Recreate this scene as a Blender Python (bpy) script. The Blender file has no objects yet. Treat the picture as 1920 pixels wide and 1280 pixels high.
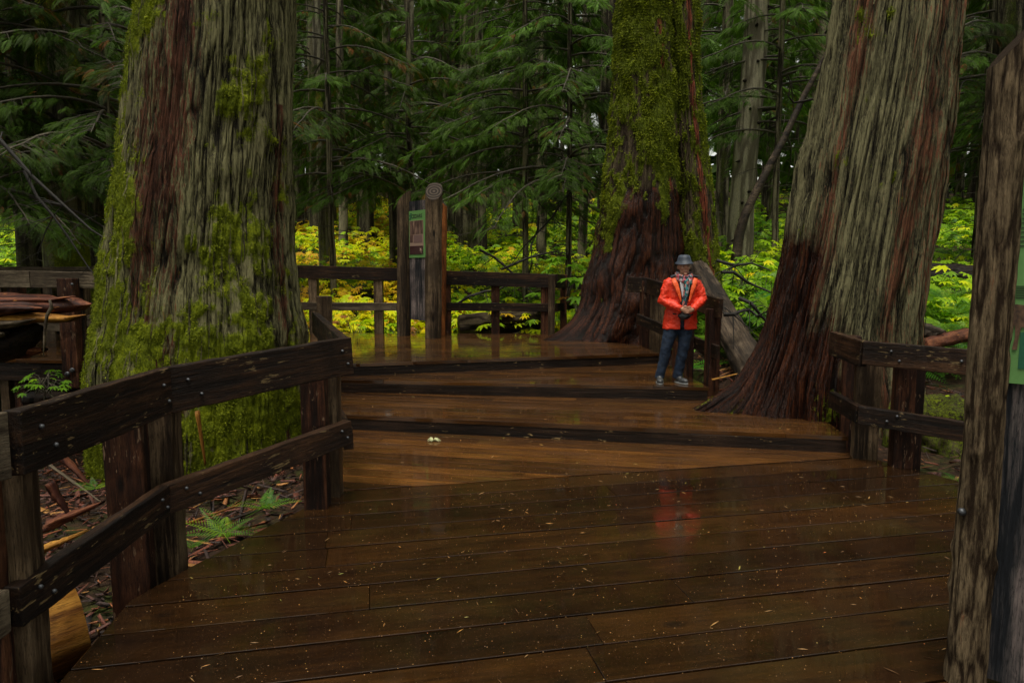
import bpy, bmesh, math, random
import numpy as np
from mathutils import Vector, Matrix
sc = bpy.context.scene
R = math.radians

# ------------------------------------------------------------------ camera, world, sun, exposure
CAM_Z = 1.77
PITCH = math.atan(130 / 1280)
camd = bpy.data.cameras.new('camera'); cam = bpy.data.objects.new('camera', camd)
sc.collection.objects.link(cam)
cam.location = (0, 0, CAM_Z); cam.rotation_euler = (math.pi / 2 - PITCH, 0, 0)
camd.sensor_width = 36; camd.lens = 24; camd.clip_start = 0.05; camd.clip_end = 600
sc.camera = cam

SUN_EL, SUN_ROT = 74, 200
world = bpy.data.worlds.new("World"); sc.world = world; world.use_nodes = True
wn = world.node_tree; wn.nodes.clear()
wo = wn.nodes.new('ShaderNodeOutputWorld'); bg = wn.nodes.new('ShaderNodeBackground')
sky = wn.nodes.new('ShaderNodeTexSky'); sky.sky_type = 'NISHITA'; sky.sun_disc = False
sky.sun_elevation = R(SUN_EL); sky.sun_rotation = R(SUN_ROT); sky.dust_density = 3; sky.air_density = 1.0
hs = wn.nodes.new('ShaderNodeHueSaturation'); hs.inputs['Saturation'].default_value = 0.3   # overcast: nearly grey sky
tint = wn.nodes.new('ShaderNodeMix'); tint.data_type = 'RGBA'; tint.blend_type = 'MULTIPLY'
tint.inputs[0].default_value = 1; tint.inputs[7].default_value = (1.0, 0.96, 0.80, 1)
wn.links.new(sky.outputs[0], hs.inputs['Color']); wn.links.new(hs.outputs[0], tint.inputs[6])
wn.links.new(tint.outputs[2], bg.inputs[0]); bg.inputs[1].default_value = 0.115
wn.links.new(bg.outputs[0], wo.inputs[0])
sund = bpy.data.lights.new('sun', 'SUN'); sund.energy = 1.5; sund.angle = R(25); sund.color = (1, .95, .86)
sun = bpy.data.objects.new('sun', sund); sc.collection.objects.link(sun)
# soft light falls steeply through the opening above the clearing
_a, _e = R(-165), R(SUN_EL)
sdir = Vector((math.sin(_a) * math.cos(_e), math.cos(_a) * math.cos(_e), math.sin(_e)))
sun.rotation_euler = sdir.to_track_quat('Z', 'Y').to_euler()
sky.sun_rotation = _a % (2 * math.pi)
sc.view_settings.view_transform = 'Standard'; sc.view_settings.look = 'None'
sc.view_settings.gamma = 1; sc.view_settings.exposure = 0.95
sc.cycles.max_bounces = 7; sc.cycles.diffuse_bounces = 3; sc.cycles.glossy_bounces = 3
sc.cycles.transmission_bounces = 4; sc.cycles.transparent_max_bounces = 8
sc.cycles.use_denoising = True

# ------------------------------------------------------------------ helpers
cp_, sp_ = math.cos(PITCH), math.sin(PITCH)
def ray(px, py):
    u = (px - 960) / 1280; v = (640 - py) / 1280
    return Vector((u, cp_ + v * sp_, -sp_ + v * cp_))
def at(px, py, Y=None, z=None):
    d = ray(px, py)
    t = Y / d.y if Y is not None else (z - CAM_Z) / d.z
    return Vector((0, 0, CAM_Z)) + d * t

def link(o, parent=None):
    sc.collection.objects.link(o)
    if parent is not None: o.parent = parent
    return o
def tag(o, label=None, cat=None, group=None, kind=None):
    if label: o['label'] = label
    if cat: o['category'] = cat
    if group: o['group'] = group
    if kind: o['kind'] = kind
    return o
def empty(name, loc, label, cat, group=None):
    o = bpy.data.objects.new(name, None); o.empty_display_size = .2
    o.location = loc; link(o); return tag(o, label, cat, group)
def copy_tree(o, parent=None):
    c = o.copy(); sc.collection.objects.link(c); c.parent = parent
    for ch in list(o.children): copy_tree(ch, c)
    return c

def np_mesh(name, V, F, mat, parent=None, attrs=None, smooth=True, loc=None):
    """V (n,3) array, F list of (m,k) int arrays or one array."""
    V = np.asarray(V, dtype=np.float32)
    if not isinstance(F, (list, tuple)): F = [F]
    F = [np.asarray(f, dtype=np.int32) for f in F if len(f)]
    me = bpy.data.meshes.new(name)
    nl = sum(f.size for f in F); nf = sum(f.shape[0] for f in F)
    me.vertices.add(len(V)); me.vertices.foreach_set('co', V.ravel())
    me.loops.add(nl); me.loops.foreach_set('vertex_index', np.concatenate([f.ravel() for f in F]))
    tot = np.concatenate([np.full(f.shape[0], f.shape[1], np.int32) for f in F])
    st = np.concatenate([[0], np.cumsum(tot)[:-1]]).astype(np.int32)
    me.polygons.add(nf); me.polygons.foreach_set('loop_start', st); me.polygons.foreach_set('loop_total', tot)
    if smooth: me.polygons.foreach_set('use_smooth', np.ones(nf, bool))
    if attrs:
        for k, a in attrs.items():
            a = np.asarray(a, dtype=np.float32)
            if a.ndim == 1:
                at_ = me.attributes.new(k, 'FLOAT', 'POINT'); at_.data.foreach_set('value', a)
            else:
                at_ = me.attributes.new(k, 'FLOAT_VECTOR', 'POINT'); at_.data.foreach_set('vector', a.ravel())
    me.update(calc_edges=True); me.validate()
    if mat: me.materials.append(mat)
    o = bpy.data.objects.new(name, me); link(o, parent)
    if loc is not None: o.location = loc
    return o

class MB:
    """collects simple solids into one mesh"""
    def __init__(s): s.v = []; s.f = []
    def add(s, vs, fs):
        b = len(s.v); s.v += [tuple(v) for v in vs]; s.f += [tuple(b + i for i in f) for f in fs]
    def box(s, c, size, M=None):
        x, y, z = [q / 2 for q in size]
        vs = [Vector((a, b, d)) for a in (-x, x) for b in (-y, y) for d in (-z, z)]
        if M is not None: vs = [M @ v for v in vs]
        vs = [v + Vector(c) for v in vs]
        s.add(vs, [(0, 1, 3, 2), (4, 6, 7, 5), (0, 4, 5, 1), (2, 3, 7, 6), (0, 2, 6, 4), (1, 5, 7, 3)])
    def tube(s, pts, rad, n=10, cap=True, sq=None):
        """pts list of Vector, rad list (float or (a,b)) ; sq = reference side vector"""
        pts = [Vector(p) for p in pts]; rings = []
        prev = None
        for i, p in enumerate(pts):
            d = (pts[min(i + 1, len(pts) - 1)] - pts[max(i - 1, 0)]).normalized()
            if prev is None:
                a = Vector(sq) if sq is not None else (Vector((0, 0, 1)) if abs(d.z) < .9 else Vector((1, 0, 0)))
            else: a = prev
            a = (a - d * a.dot(d)).normalized(); b = d.cross(a); prev = a
            r = rad[i]; ra, rb = (r if isinstance(r, (tuple, list)) else (r, r))
            rings.append([p + a * (ra * math.cos(2 * math.pi * k / n)) + b * (rb * math.sin(2 * math.pi * k / n)) for k in range(n)])
        vs = [v for r_ in rings for v in r_]; fs = []
        for i in range(len(pts) - 1):
            for k in range(n):
                k2 = (k + 1) % n
                fs.append((i * n + k, i * n + k2, (i + 1) * n + k2, (i + 1) * n + k))
        if cap:
            fs.append(tuple(range(n))[::-1]); fs.append(tuple((len(pts) - 1) * n + k for k in range(n)))
        s.add(vs, fs)
    def ell(s, c, r, n=16, m=10, M=None):
        vs = []; fs = []
        for j in range(m + 1):
            t = math.pi * j / m
            for k in range(n):
                a = 2 * math.pi * k / n
                v = Vector((r[0] * math.sin(t) * math.cos(a), r[1] * math.sin(t) * math.sin(a), r[2] * math.cos(t)))
                if M is not None: v = M @ v
                vs.append(v + Vector(c))
        for j in range(m):
            for k in range(n):
                k2 = (k + 1) % n
                fs.append((j * n + k, (j + 1) * n + k, (j + 1) * n + k2, j * n + k2))
        s.add(vs, fs)
    def build(s, name, mat, parent=None, smooth=False, loc=None):
        me = bpy.data.meshes.new(name); me.from_pydata(s.v, [], s.f); me.update()
        if mat: me.materials.append(mat)
        if smooth:
            me.polygons.foreach_set('use_smooth', [True] * len(me.polygons))
        o = bpy.data.objects.new(name, me); link(o, parent)
        if loc is not None: o.location = loc
        return o
def mod_bevel(o, w=.006, seg=2):
    m = o.modifiers.new('bevel', 'BEVEL'); m.width = w; m.segments = seg; m.limit_method = 'ANGLE'; m.angle_limit = R(40)
    return o

# value noise, periodic in u (u in [0,1))
def vnoise(u, v, nu, nv, rng, vmax):
    g = rng.random((nu, nv + 2))
    fu = (u % 1.0) * nu; fv = np.clip(v / vmax, 0, .9999) * nv
    i = np.floor(fu).astype(int); j = np.floor(fv).astype(int)
    a = fu - i; b = fv - j; a = a * a * (3 - 2 * a); b = b * b * (3 - 2 * b)
    i0 = i % nu; i1 = (i + 1) % nu
    return (g[i0, j] * (1 - a) + g[i1, j] * a) * (1 - b) + (g[i0, j + 1] * (1 - a) + g[i1, j + 1] * a) * b
_pn = np.random.default_rng(5).random((64, 64))
def pnoise(x, y, s):
    fx = (np.asarray(x) / s) % 64; fy = (np.asarray(y) / s) % 64
    i = np.floor(fx).astype(int); j = np.floor(fy).astype(int); a = fx - i; b = fy - j
    a = a * a * (3 - 2 * a); b = b * b * (3 - 2 * b); i %= 64; j %= 64
    i1 = (i + 1) % 64; j1 = (j + 1) % 64
    return (_pn[i, j] * (1 - a) + _pn[i1, j] * a) * (1 - b) + (_pn[i, j1] * (1 - a) + _pn[i1, j1] * a) * b
def sstep(x, a, b):
    t = np.clip((np.asarray(x, dtype=float) - a) / (b - a), 0, 1); return t * t * (3 - 2 * t)

# ------------------------------------------------------------------ materials
class NT:
    def __init__(s, name):
        s.m = bpy.data.materials.new(name); s.m.use_nodes = True; s.t = s.m.node_tree; s.t.nodes.clear()
        s.out = s.t.nodes.new('ShaderNodeOutputMaterial'); s.b = s.t.nodes.new('ShaderNodeBsdfPrincipled')
        s.t.links.new(s.b.outputs[0], s.out.inputs[0])
    def n(s, typ, **kw):
        n = s.t.nodes.new(typ)
        for k, v in kw.items(): setattr(n, k, v)
        return n
    def l(s, a, b): s.t.links.new(a, b)
    def coord(s, scale=(1, 1, 1), kind='Object', rand=True, attr=None):
        if attr:
            c = s.n('ShaderNodeAttribute', attribute_name=attr).outputs['Vector']
        else: c = s.n('ShaderNodeTexCoord').outputs[kind]
        mp = s.n('ShaderNodeMapping'); mp.inputs['Scale'].default_value = scale; s.l(c, mp.inputs[0])
        if rand:
            oi = s.n('ShaderNodeObjectInfo'); mu = s.n('ShaderNodeMath', operation='MULTIPLY'); mu.inputs[1].default_value = 37.0
            s.l(oi.outputs['Random'], mu.inputs[0]); cx = s.n('ShaderNodeCombineXYZ')
            for i in range(3): s.l(mu.outputs[0], cx.inputs[i])
            s.l(cx.outputs[0], mp.inputs['Location'])
        return mp.outputs[0]
    def noise(s, vec, scale, detail=4, rough=.6, dist=0):
        n = s.n('ShaderNodeTexNoise'); n.inputs['Scale'].default_value = scale; n.inputs['Detail'].default_value = detail
        n.inputs['Roughness'].default_value = rough; n.inputs['Distortion'].default_value = dist
        s.l(vec, n.inputs['Vector']); return n.outputs[0]
    def ramp(s, fac, stops, interp='LINEAR'):
        r = s.n('ShaderNodeValToRGB'); r.color_ramp.interpolation = interp
        e = r.color_ramp.elements
        while len(e) < len(stops): e.new(.5)
        for q, (p, c) in zip(e, stops):
            q.position = p; q.color = (c if isinstance(c, tuple) else (c, c, c)) + (1,)
        s.l(fac, r.inputs[0]); return r.outputs[0]
    def mix(s, fac, a, b, mode='MIX'):
        m = s.n('ShaderNodeMix', data_type='RGBA', blend_type=mode)
        for sock, v in ((0, fac), (6, a), (7, b)):
            if isinstance(v, (int, float)): m.inputs[sock].default_value = v
            elif isinstance(v, tuple): m.inputs[sock].default_value = v + (1,)
            else: s.l(v, m.inputs[sock])
        return m.outputs[2]
    def math(s, op, a, b=None, clamp=False):
        m = s.n('ShaderNodeMath', operation=op, use_clamp=clamp)
        for i, v in enumerate((a, b)):
            if v is None: continue
            if isinstance(v, (int, float)): m.inputs[i].default_value = v
            else: s.l(v, m.inputs[i])
        return m.outputs[0]
    def attr(s, name): return s.n('ShaderNodeAttribute', attribute_name=name).outputs['Fac']
    def rnd(s): return s.n('ShaderNodeObjectInfo').outputs['Random']
    def bump(s, h, dist=.01, strength=1, prev=None):
        b = s.n('ShaderNodeBump'); b.inputs['Distance'].default_value = dist; b.inputs['Strength'].default_value = strength
        s.l(h, b.inputs['Height'])
        if prev is not None: s.l(prev, b.inputs['Normal'])
        return b.outputs[0]
    def set(s, **kw):
        for k, v in kw.items():
            k = k.replace('_', ' ')
            if isinstance(v, (int, float)): s.b.inputs[k].default_value = v
            elif isinstance(v, tuple): s.b.inputs[k].default_value = v + (1,) if len(v) == 3 and 'Color' in k else v
            else: s.l(v, s.b.inputs[k])
        return s.m
def bark_mat(name, gray, dark, red, moss=(.115, .145, .006), wet=.0, rough=.8, fine=1.0):
    t = NT(name); c = t.coord((1, 1, .07)); c2 = t.coord((1, 1, 1)); c3 = t.coord((1, 1, .2))
    n1 = t.noise(c, 40, 6, .75); nh = t.noise(c, 85, 4, .7); n2 = t.noise(c2, 3, 4); nf = t.noise(c3, 110, 4, .7)
    fis = t.attr('fis')
    hh = t.math('ADD', t.math('MULTIPLY', fis, .42), t.math('MULTIPLY', n1, .75)); hh = t.math('ADD', hh, t.math('MULTIPLY', t.math('SUBTRACT', nh, .5), .7))
    hh = t.math('ADD', hh, t.math('MULTIPLY', t.math('SUBTRACT', nf, .5), .55))
    mid = tuple(.4 * a + .6 * b for a, b in zip(gray, dark))
    col = t.ramp(hh, [(.49, dark), (.62, mid), (.76, gray), (1.0, tuple(min(1, x * 1.6) for x in gray))])
    redc = t.ramp(hh, [(.46, tuple(x * .15 for x in red)), (.62, tuple(x * .55 for x in red)), (.8, red), (1, tuple(min(1, x * 2.2) for x in red))])
    rm = t.math('ADD', t.attr('red'), t.math('MULTIPLY', t.math('SUBTRACT', n1, .5), 2.2))
    rm = t.math('ADD', rm, t.math('MULTIPLY', t.math('SUBTRACT', nh, .5), .9))
    rm = t.math('ADD', rm, t.math('MULTIPLY', t.math('SUBTRACT', n2, .5), .5))
    col = t.mix(t.ramp(rm, [(.42, 0.), (.58, 1.)]), col, redc)
    mc = t.ramp(t.math('ADD', t.math('MULTIPLY', t.noise(c2, 34, 6, .8), .7), t.math('MULTIPLY', t.noise(c2, 7, 3), .35)), [(.38, tuple(x * .22 for x in moss)), (.52, moss), (.68, (moss[0] * 2.2, moss[1] * 2.0, moss[2]))])
    mm = t.math('ADD', t.attr('moss'), t.math('MULTIPLY', t.math('SUBTRACT', t.noise(c2, 40, 5, .8), .5), .8))
    mm = t.math('ADD', mm, t.math('MULTIPLY', t.math('SUBTRACT', n1, .5), .5))
    mm = t.ramp(mm, [(.44, 0.), (.56, 1.)])
    wetf = t.attr('wet')
    wc = t.ramp(hh, [(.48, (.003, .001, .0005)), (.72, (.020, .0052, .0018)), (1, (.09, .026, .009))])
    wm = t.ramp(t.math('ADD', wetf, t.math('MULTIPLY', t.math('SUBTRACT', n2, .5), .8)), [(.42, 0.), (.6, 1.)])
    col = t.mix(wm, col, wc); col = t.mix(mm, col, mc)
    b = t.bump(n1, .03, 1.0); b = t.bump(nh, .008, .8, b); b = t.bump(nf, .006, .8, b)
    wm2 = t.math('MULTIPLY', wm, t.math('SUBTRACT', 1.0, mm))
    rr = t.math('SUBTRACT', rough, t.math('MULTIPLY', wm2, .54))
    t.set(Base_Color=col, Roughness=rr, Normal=b); t.l(t.math('ADD', .12, t.math('MULTIPLY', wm2, .06)), t.b.inputs['Specular IOR Level'])
    return t.m
M_bark1 = bark_mat('bark_grey_green', (.165, .155, .075), (.010, .008, .005), (.085, .033, .018))
M_bark3 = bark_mat('bark_leaning', (.165, .152, .08), (.010, .008, .005), (.13, .055, .03))
M_bark2 = bark_mat('bark_mossy', (.06, .045, .025), (.015, .009, .006), (.17, .045, .022), moss=(.075, .10, .005))
M_barkg = bark_mat('bark_plain', (.19, .175, .115), (.035, .03, .018), (.1, .04, .02))
M_barkd = bark_mat('bark_dim', (.17, .15, .095), (.02, .016, .010), (.06, .03, .015), moss=(.045, .06, .008))

M_darkknot = bark_mat('knot', (.05, .045, .02), (.02, .015, .01), (.1, .04, .02))
M_barkp = bark_mat('bark_pale', (.30, .275, .19), (.12, .105, .07), (.1, .04, .02), moss=(.10, .13, .02))
def leaf_mat(name, stops, rough=.4, trans=.35, attr='hue', objr=0.0, spec=.5):
    t = NT(name); h = t.attr(attr)
    if objr: h = t.math('ADD', h, t.math('MULTIPLY', t.math('SUBTRACT', t.rnd(), .5), objr))
    col = t.ramp(h, stops)
    t.set(Base_Color=col, Roughness=rough)
    t.b.inputs['Specular IOR Level'].default_value = spec
    tr = t.n('ShaderNodeBsdfTranslucent'); mc = t.mix(1.0, col, (1.0, 1.15, .5), 'MULTIPLY'); t.l(mc, tr.inputs[0])
    ms = t.n('ShaderNodeMixShader'); ms.inputs[0].default_value = trans
    t.l(t.b.outputs[0], ms.inputs[1]); t.l(tr.outputs[0], ms.inputs[2]); t.l(ms.outputs[0], t.out.inputs[0])
    return t.m
M_cedar = leaf_mat('cedar_fronds', [(0, (.16, .06, .014)), (.05, (.09, .055, .014)), (.1, (.018, .034, .004)), (.45, (.042, .082, .008)), (.75, (.085, .17, .022)), (1, (.18, .33, .07))], .6, .35, objr=.3, spec=.12)
M_club = leaf_mat('broad_leaves', [(0, (.05, .14, .010)), (.3, (.13, .26, .012)), (.52, (.28, .46, .010)), (.78, (.62, .64, .008)), (.96, (.75, .48, .012)), (1, (.3, .13, .03))], .4, .4, spec=.18)
M_fern = leaf_mat('fern_fronds', [(0, (.035, .15, .010)), (.6, (.10, .23, .013)), (1, (.2, .32, .018))], .4, .4, spec=.2)
M_moss = leaf_mat('moss_tufts', [(0, (.04, .05, .003)), (.5, (.115, .14, .006)), (1, (.25, .28, .010))], .8, .3, spec=.2)

def twig_mat():
    t = NT('twig'); n = t.noise(t.coord((1, 1, 1), rand=False), 14, 4)
    return t.set(Base_Color=t.ramp(n, [(.35, (.018, .013, .008)), (.6, (.06, .05, .03)), (.8, (.12, .11, .06))]), Roughness=.75)
M_twig = twig_mat()

def timber(name, axis, dark, mid, light, chip=.0, wet=.35, chipc=(.32, .22, .10), spec=.2):
    """weathered wet timber; axis = grain axis of the object's local frame"""
    t = NT(name)
    sc_ = {'x': (.06, 1, 1), 'y': (1, .06, 1), 'z': (1, 1, .06)}[axis]
    c = t.coord(sc_); c1 = t.coord((1, 1, 1))
    n = t.noise(c, 34, 6, .7, .3); nb = t.noise(c, 7, 3, .5); nn = t.noise(c1, 2.2, 4)
    col = t.ramp(t.math('ADD', t.math('MULTIPLY', n, .55), t.math('MULTIPLY', nb, .5)), [(.42, tuple(x * .4 for x in dark)), (.47, dark), (.53, mid), (.66, light)])
    col = t.mix(t.ramp(nn, [(.4, .75), (.6, .0)]), col, dark)
    # knots
    vo = t.n('ShaderNodeTexVoronoi'); vo.inputs['Scale'].default_value = 4.0; s4 = {'x': (.35, 1, 1), 'y': (1, .35, 1), 'z': (1, 1, .35)}[axis]
    t.l(t.coord(s4), vo.inputs['Vector'])
    col = t.mix(t.ramp(vo.outputs['Distance'], [(.06, 1.), (.12, 0.)]), col, tuple(x * .3 for x in dark))
    if chip:
        s2 = {'x': (.22, 1, 1), 'y': (1, .22, 1), 'z': (1, 1, .22)}[axis]
        ch = t.noise(t.coord(s2), 42, 4, .6, .4); area = t.noise(c1, 3.0, 2)
        cm = t.ramp(t.math('ADD', ch, t.math('MULTIPLY', t.math('SUBTRACT', area, .5), .35)), [(.70 - chip, 0.), (.73 - chip, 1.)])
        col = t.mix(cm, col, chipc)
    rr = t.ramp(nn, [(.3, wet), (.7, wet + .3)])
    nf = t.noise(t.coord(tuple(1.0 if q == 1 else .14 for q in sc_)), 130, 4, .75)
    col = t.mix(t.ramp(nf, [(.36, .75), (.5, 0.)]), col, tuple(x * .35 for x in dark))
    b = t.bump(n, .010, .9); b = t.bump(nf, .004, .9, b)
    t.b.inputs['Specular IOR Level'].default_value = spec
    return t.set(Base_Color=col, Roughness=rr, Normal=b)
RAILD, RAILM, RAILL = (.007, .0032, .0016), (.026, .0115, .005), (.075, .034, .014)
M_railx = timber('rail_wet', 'x', RAILD, RAILM, RAILL, chip=.05, wet=.45, chipc=(.16, .11, .05))
M_postz = timber('post_red', 'z', (.014, .0048, .0024), (.068, .023, .010), (.16, .066, .03), chip=.05, wet=.5, chipc=(.16, .10, .06))
M_postg = timber('post_grey', 'z', (.03, .018, .010), (.12, .08, .045), (.27, .19, .115), chip=.0)
M_grayx = timber('rail_grey', 'x', (.045, .032, .02), (.13, .10, .065), (.26, .21, .14), wet=.55)
M_logpost = timber('log_post', 'z', (.024, .015, .008), (.095, .062, .034), (.24, .17, .10), wet=.6)
M_orange = timber('log_orange', 'z', (.10, .03, .008), (.30, .095, .022), (.45, .17, .045), wet=.45)
M_board = timber('weathered_board', 'z', (.012, .014, .018), (.10, .085, .082), (.36, .28, .26), wet=.6)
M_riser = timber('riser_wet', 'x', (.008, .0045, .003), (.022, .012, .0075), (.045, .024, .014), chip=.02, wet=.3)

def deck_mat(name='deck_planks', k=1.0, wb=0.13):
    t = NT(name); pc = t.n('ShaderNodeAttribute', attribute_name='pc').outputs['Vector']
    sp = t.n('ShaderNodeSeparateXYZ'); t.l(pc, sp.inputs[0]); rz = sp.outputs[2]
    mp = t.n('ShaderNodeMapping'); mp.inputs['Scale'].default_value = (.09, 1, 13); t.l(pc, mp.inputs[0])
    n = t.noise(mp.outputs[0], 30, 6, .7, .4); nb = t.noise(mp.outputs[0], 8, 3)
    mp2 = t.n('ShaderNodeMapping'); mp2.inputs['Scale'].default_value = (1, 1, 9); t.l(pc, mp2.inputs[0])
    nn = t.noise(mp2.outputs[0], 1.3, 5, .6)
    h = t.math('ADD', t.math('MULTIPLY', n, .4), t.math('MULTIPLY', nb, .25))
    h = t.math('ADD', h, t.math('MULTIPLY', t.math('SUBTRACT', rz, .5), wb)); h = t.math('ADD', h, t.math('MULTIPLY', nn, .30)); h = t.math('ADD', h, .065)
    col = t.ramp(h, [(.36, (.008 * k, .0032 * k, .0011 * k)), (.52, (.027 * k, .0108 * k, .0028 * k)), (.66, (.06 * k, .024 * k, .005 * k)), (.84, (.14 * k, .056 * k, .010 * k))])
    vo = t.n('ShaderNodeTexVoronoi'); vo.inputs['Scale'].default_value = 3.2
    mp3 = t.n('ShaderNodeMapping'); mp3.inputs['Scale'].default_value = (.5, 1, 17); t.l(pc, mp3.inputs[0]); t.l(mp3.outputs[0], vo.inputs['Vector'])
    kn = t.ramp(vo.outputs['Distance'], [(.05, 1.), (.13, 0.)]); col = t.mix(t.math('MULTIPLY', kn, .8), col, (.008, .004, .002))
    # green algae film here and there
    col = t.mix(t.ramp(t.noise(mp2.outputs[0], .9, 4), [(.55, 0.), (.8, .35)]), col, (.045, .04, .008))
    # grit
    spk = t.noise(mp2.outputs[0], 160, 1, .5); col = t.mix(t.ramp(spk, [(.70, 0.), (.74, .45)]), col, (.16, .085, .04))
    wet = t.ramp(t.noise(mp2.outputs[0], 2.6, 5, .65), [(.42, .04), (.64, .2)])
    b = t.bump(n, .0028, .55); b = t.bump(t.noise(mp2.outputs[0], 55, 3), .0015, .5, b)
    t.set(Base_Color=col, Roughness=.6, Normal=b, Specular_IOR_Level=.04, Coat_Weight=1.0, Coat_IOR=1.5)
    t.l(wet, t.b.inputs['Coat Roughness'])
    bc = t.bump(t.noise(mp2.outputs[0], 11, 3), .0016, .22); t.l(bc, t.b.inputs['Coat Normal'])
    return t.m
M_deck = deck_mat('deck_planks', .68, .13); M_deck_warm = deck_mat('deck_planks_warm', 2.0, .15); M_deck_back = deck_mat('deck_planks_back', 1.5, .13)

def simple(name, col, rough=.5, nscale=0, var=.3, metal=0, bump=0):
    t = NT(name)
    if nscale:
        n = t.noise(t.coord(), nscale, 5)
        col = t.ramp(n, [(.3, tuple(x * (1 - var) for x in col)), (.7, tuple(min(1, x * (1 + var)) for x in col))])
        if bump: t.set(Normal=t.bump(n, bump))
    return t.set(Base_Color=col, Roughness=rough, Metallic=metal)
M_bolt = simple('galvanised_bolt', (.10, .105, .115), .55, 40, .4, metal=.9)

def soil_mat():
    t = NT('forest_soil'); c = t.coord(rand=False)
    n = t.noise(c, 1.2, 6, .65); n2 = t.noise(c, 14, 6, .7); n3 = t.noise(c, 55, 3)
    col = t.ramp(n2, [(.3, (.010, .006, .004)), (.55, (.035, .020, .012)), (.75, (.09, .042, .02))])
    col = t.mix(t.ramp(n, [(.5, 0.), (.64, .9)]), col, t.ramp(n2, [(.35, (.012, .018, .004)), (.7, (.05, .07, .01))]))
    b = t.bump(n2, .05, .8); b = t.bump(n3, .015, .8, b)
    t.b.inputs['Specular IOR Level'].default_value = .12
    return t.set(Base_Color=col, Roughness=.85, Normal=b)
M_soil = soil_mat()

# ------------------------------------------------------------------ ground
LY = [-30, 0, 4, 6, 9, 14, 16, 20, 27, 34, 50, 90, 300]; LZ = [-.45, -.45, -.40, -.42, -.5, -.45, -.1, .75, 1.95, 3.1, 5.9, 12, 40]
RY = [-30, 0, 5, 6.5, 8, 10, 12, 16, 24, 50, 90, 300]; RZ = [-.5, -.5, -.3, -.05, .15, .30, .5, 1.05, 2.1, 6.3, 12.2, 40]
def gh(x, y):
    x = np.asarray(x, dtype=float); y = np.asarray(y, dtype=float)
    w = sstep(x, 2.7, 3.8)
    w = np.where(y > 9, sstep(x, 2.45, 3.2), w)
    z = np.interp(y, LY, LZ) * (1 - w) + np.interp(y, RY, RZ) * w
    far = sstep(y, 14, 22)
    return z + (pnoise(x, y, .55) - .5) * .10 + (pnoise(x + 31, y + 7, 2.3) - .5) * (.12 + .7 * far)
def ghv(x, y): return float(gh(np.array([x]), np.array([y]))[0])
def ground_hit(px, py):
    d = ray(px, py); o = Vector((0, 0, CAM_Z)); t = 14.5
    while t < 120:
        p = o + d * t
        if p.z < ghv(p.x, p.y): return p
        t += .1
    return o + d * 60
gx = np.unique(np.concatenate([np.linspace(-220, -30, 20), np.linspace(-30, -8, 60), np.linspace(-8, 8, 160), np.linspace(8, 30, 60), np.linspace(30, 220, 20)]))
gy = np.unique(np.concatenate([np.linspace(-60, -2, 12), np.linspace(-2, 18, 200), np.linspace(18, 60, 120), np.linspace(60, 300, 30)]))
X, Y = np.meshgrid(gx, gy); Z = gh(X, Y)
nx, ny = len(gx), len(gy)
idx = np.arange(nx * ny).reshape(ny, nx)
Q = np.stack([idx[:-1, :-1].ravel(), idx[:-1, 1:].ravel(), idx[1:, 1:].ravel(), idx[1:, :-1].ravel()], 1)
tag(np_mesh('ground', np.stack([X.ravel(), Y.ravel(), Z.ravel()], 1), Q, M_soil), kind='structure')

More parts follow.
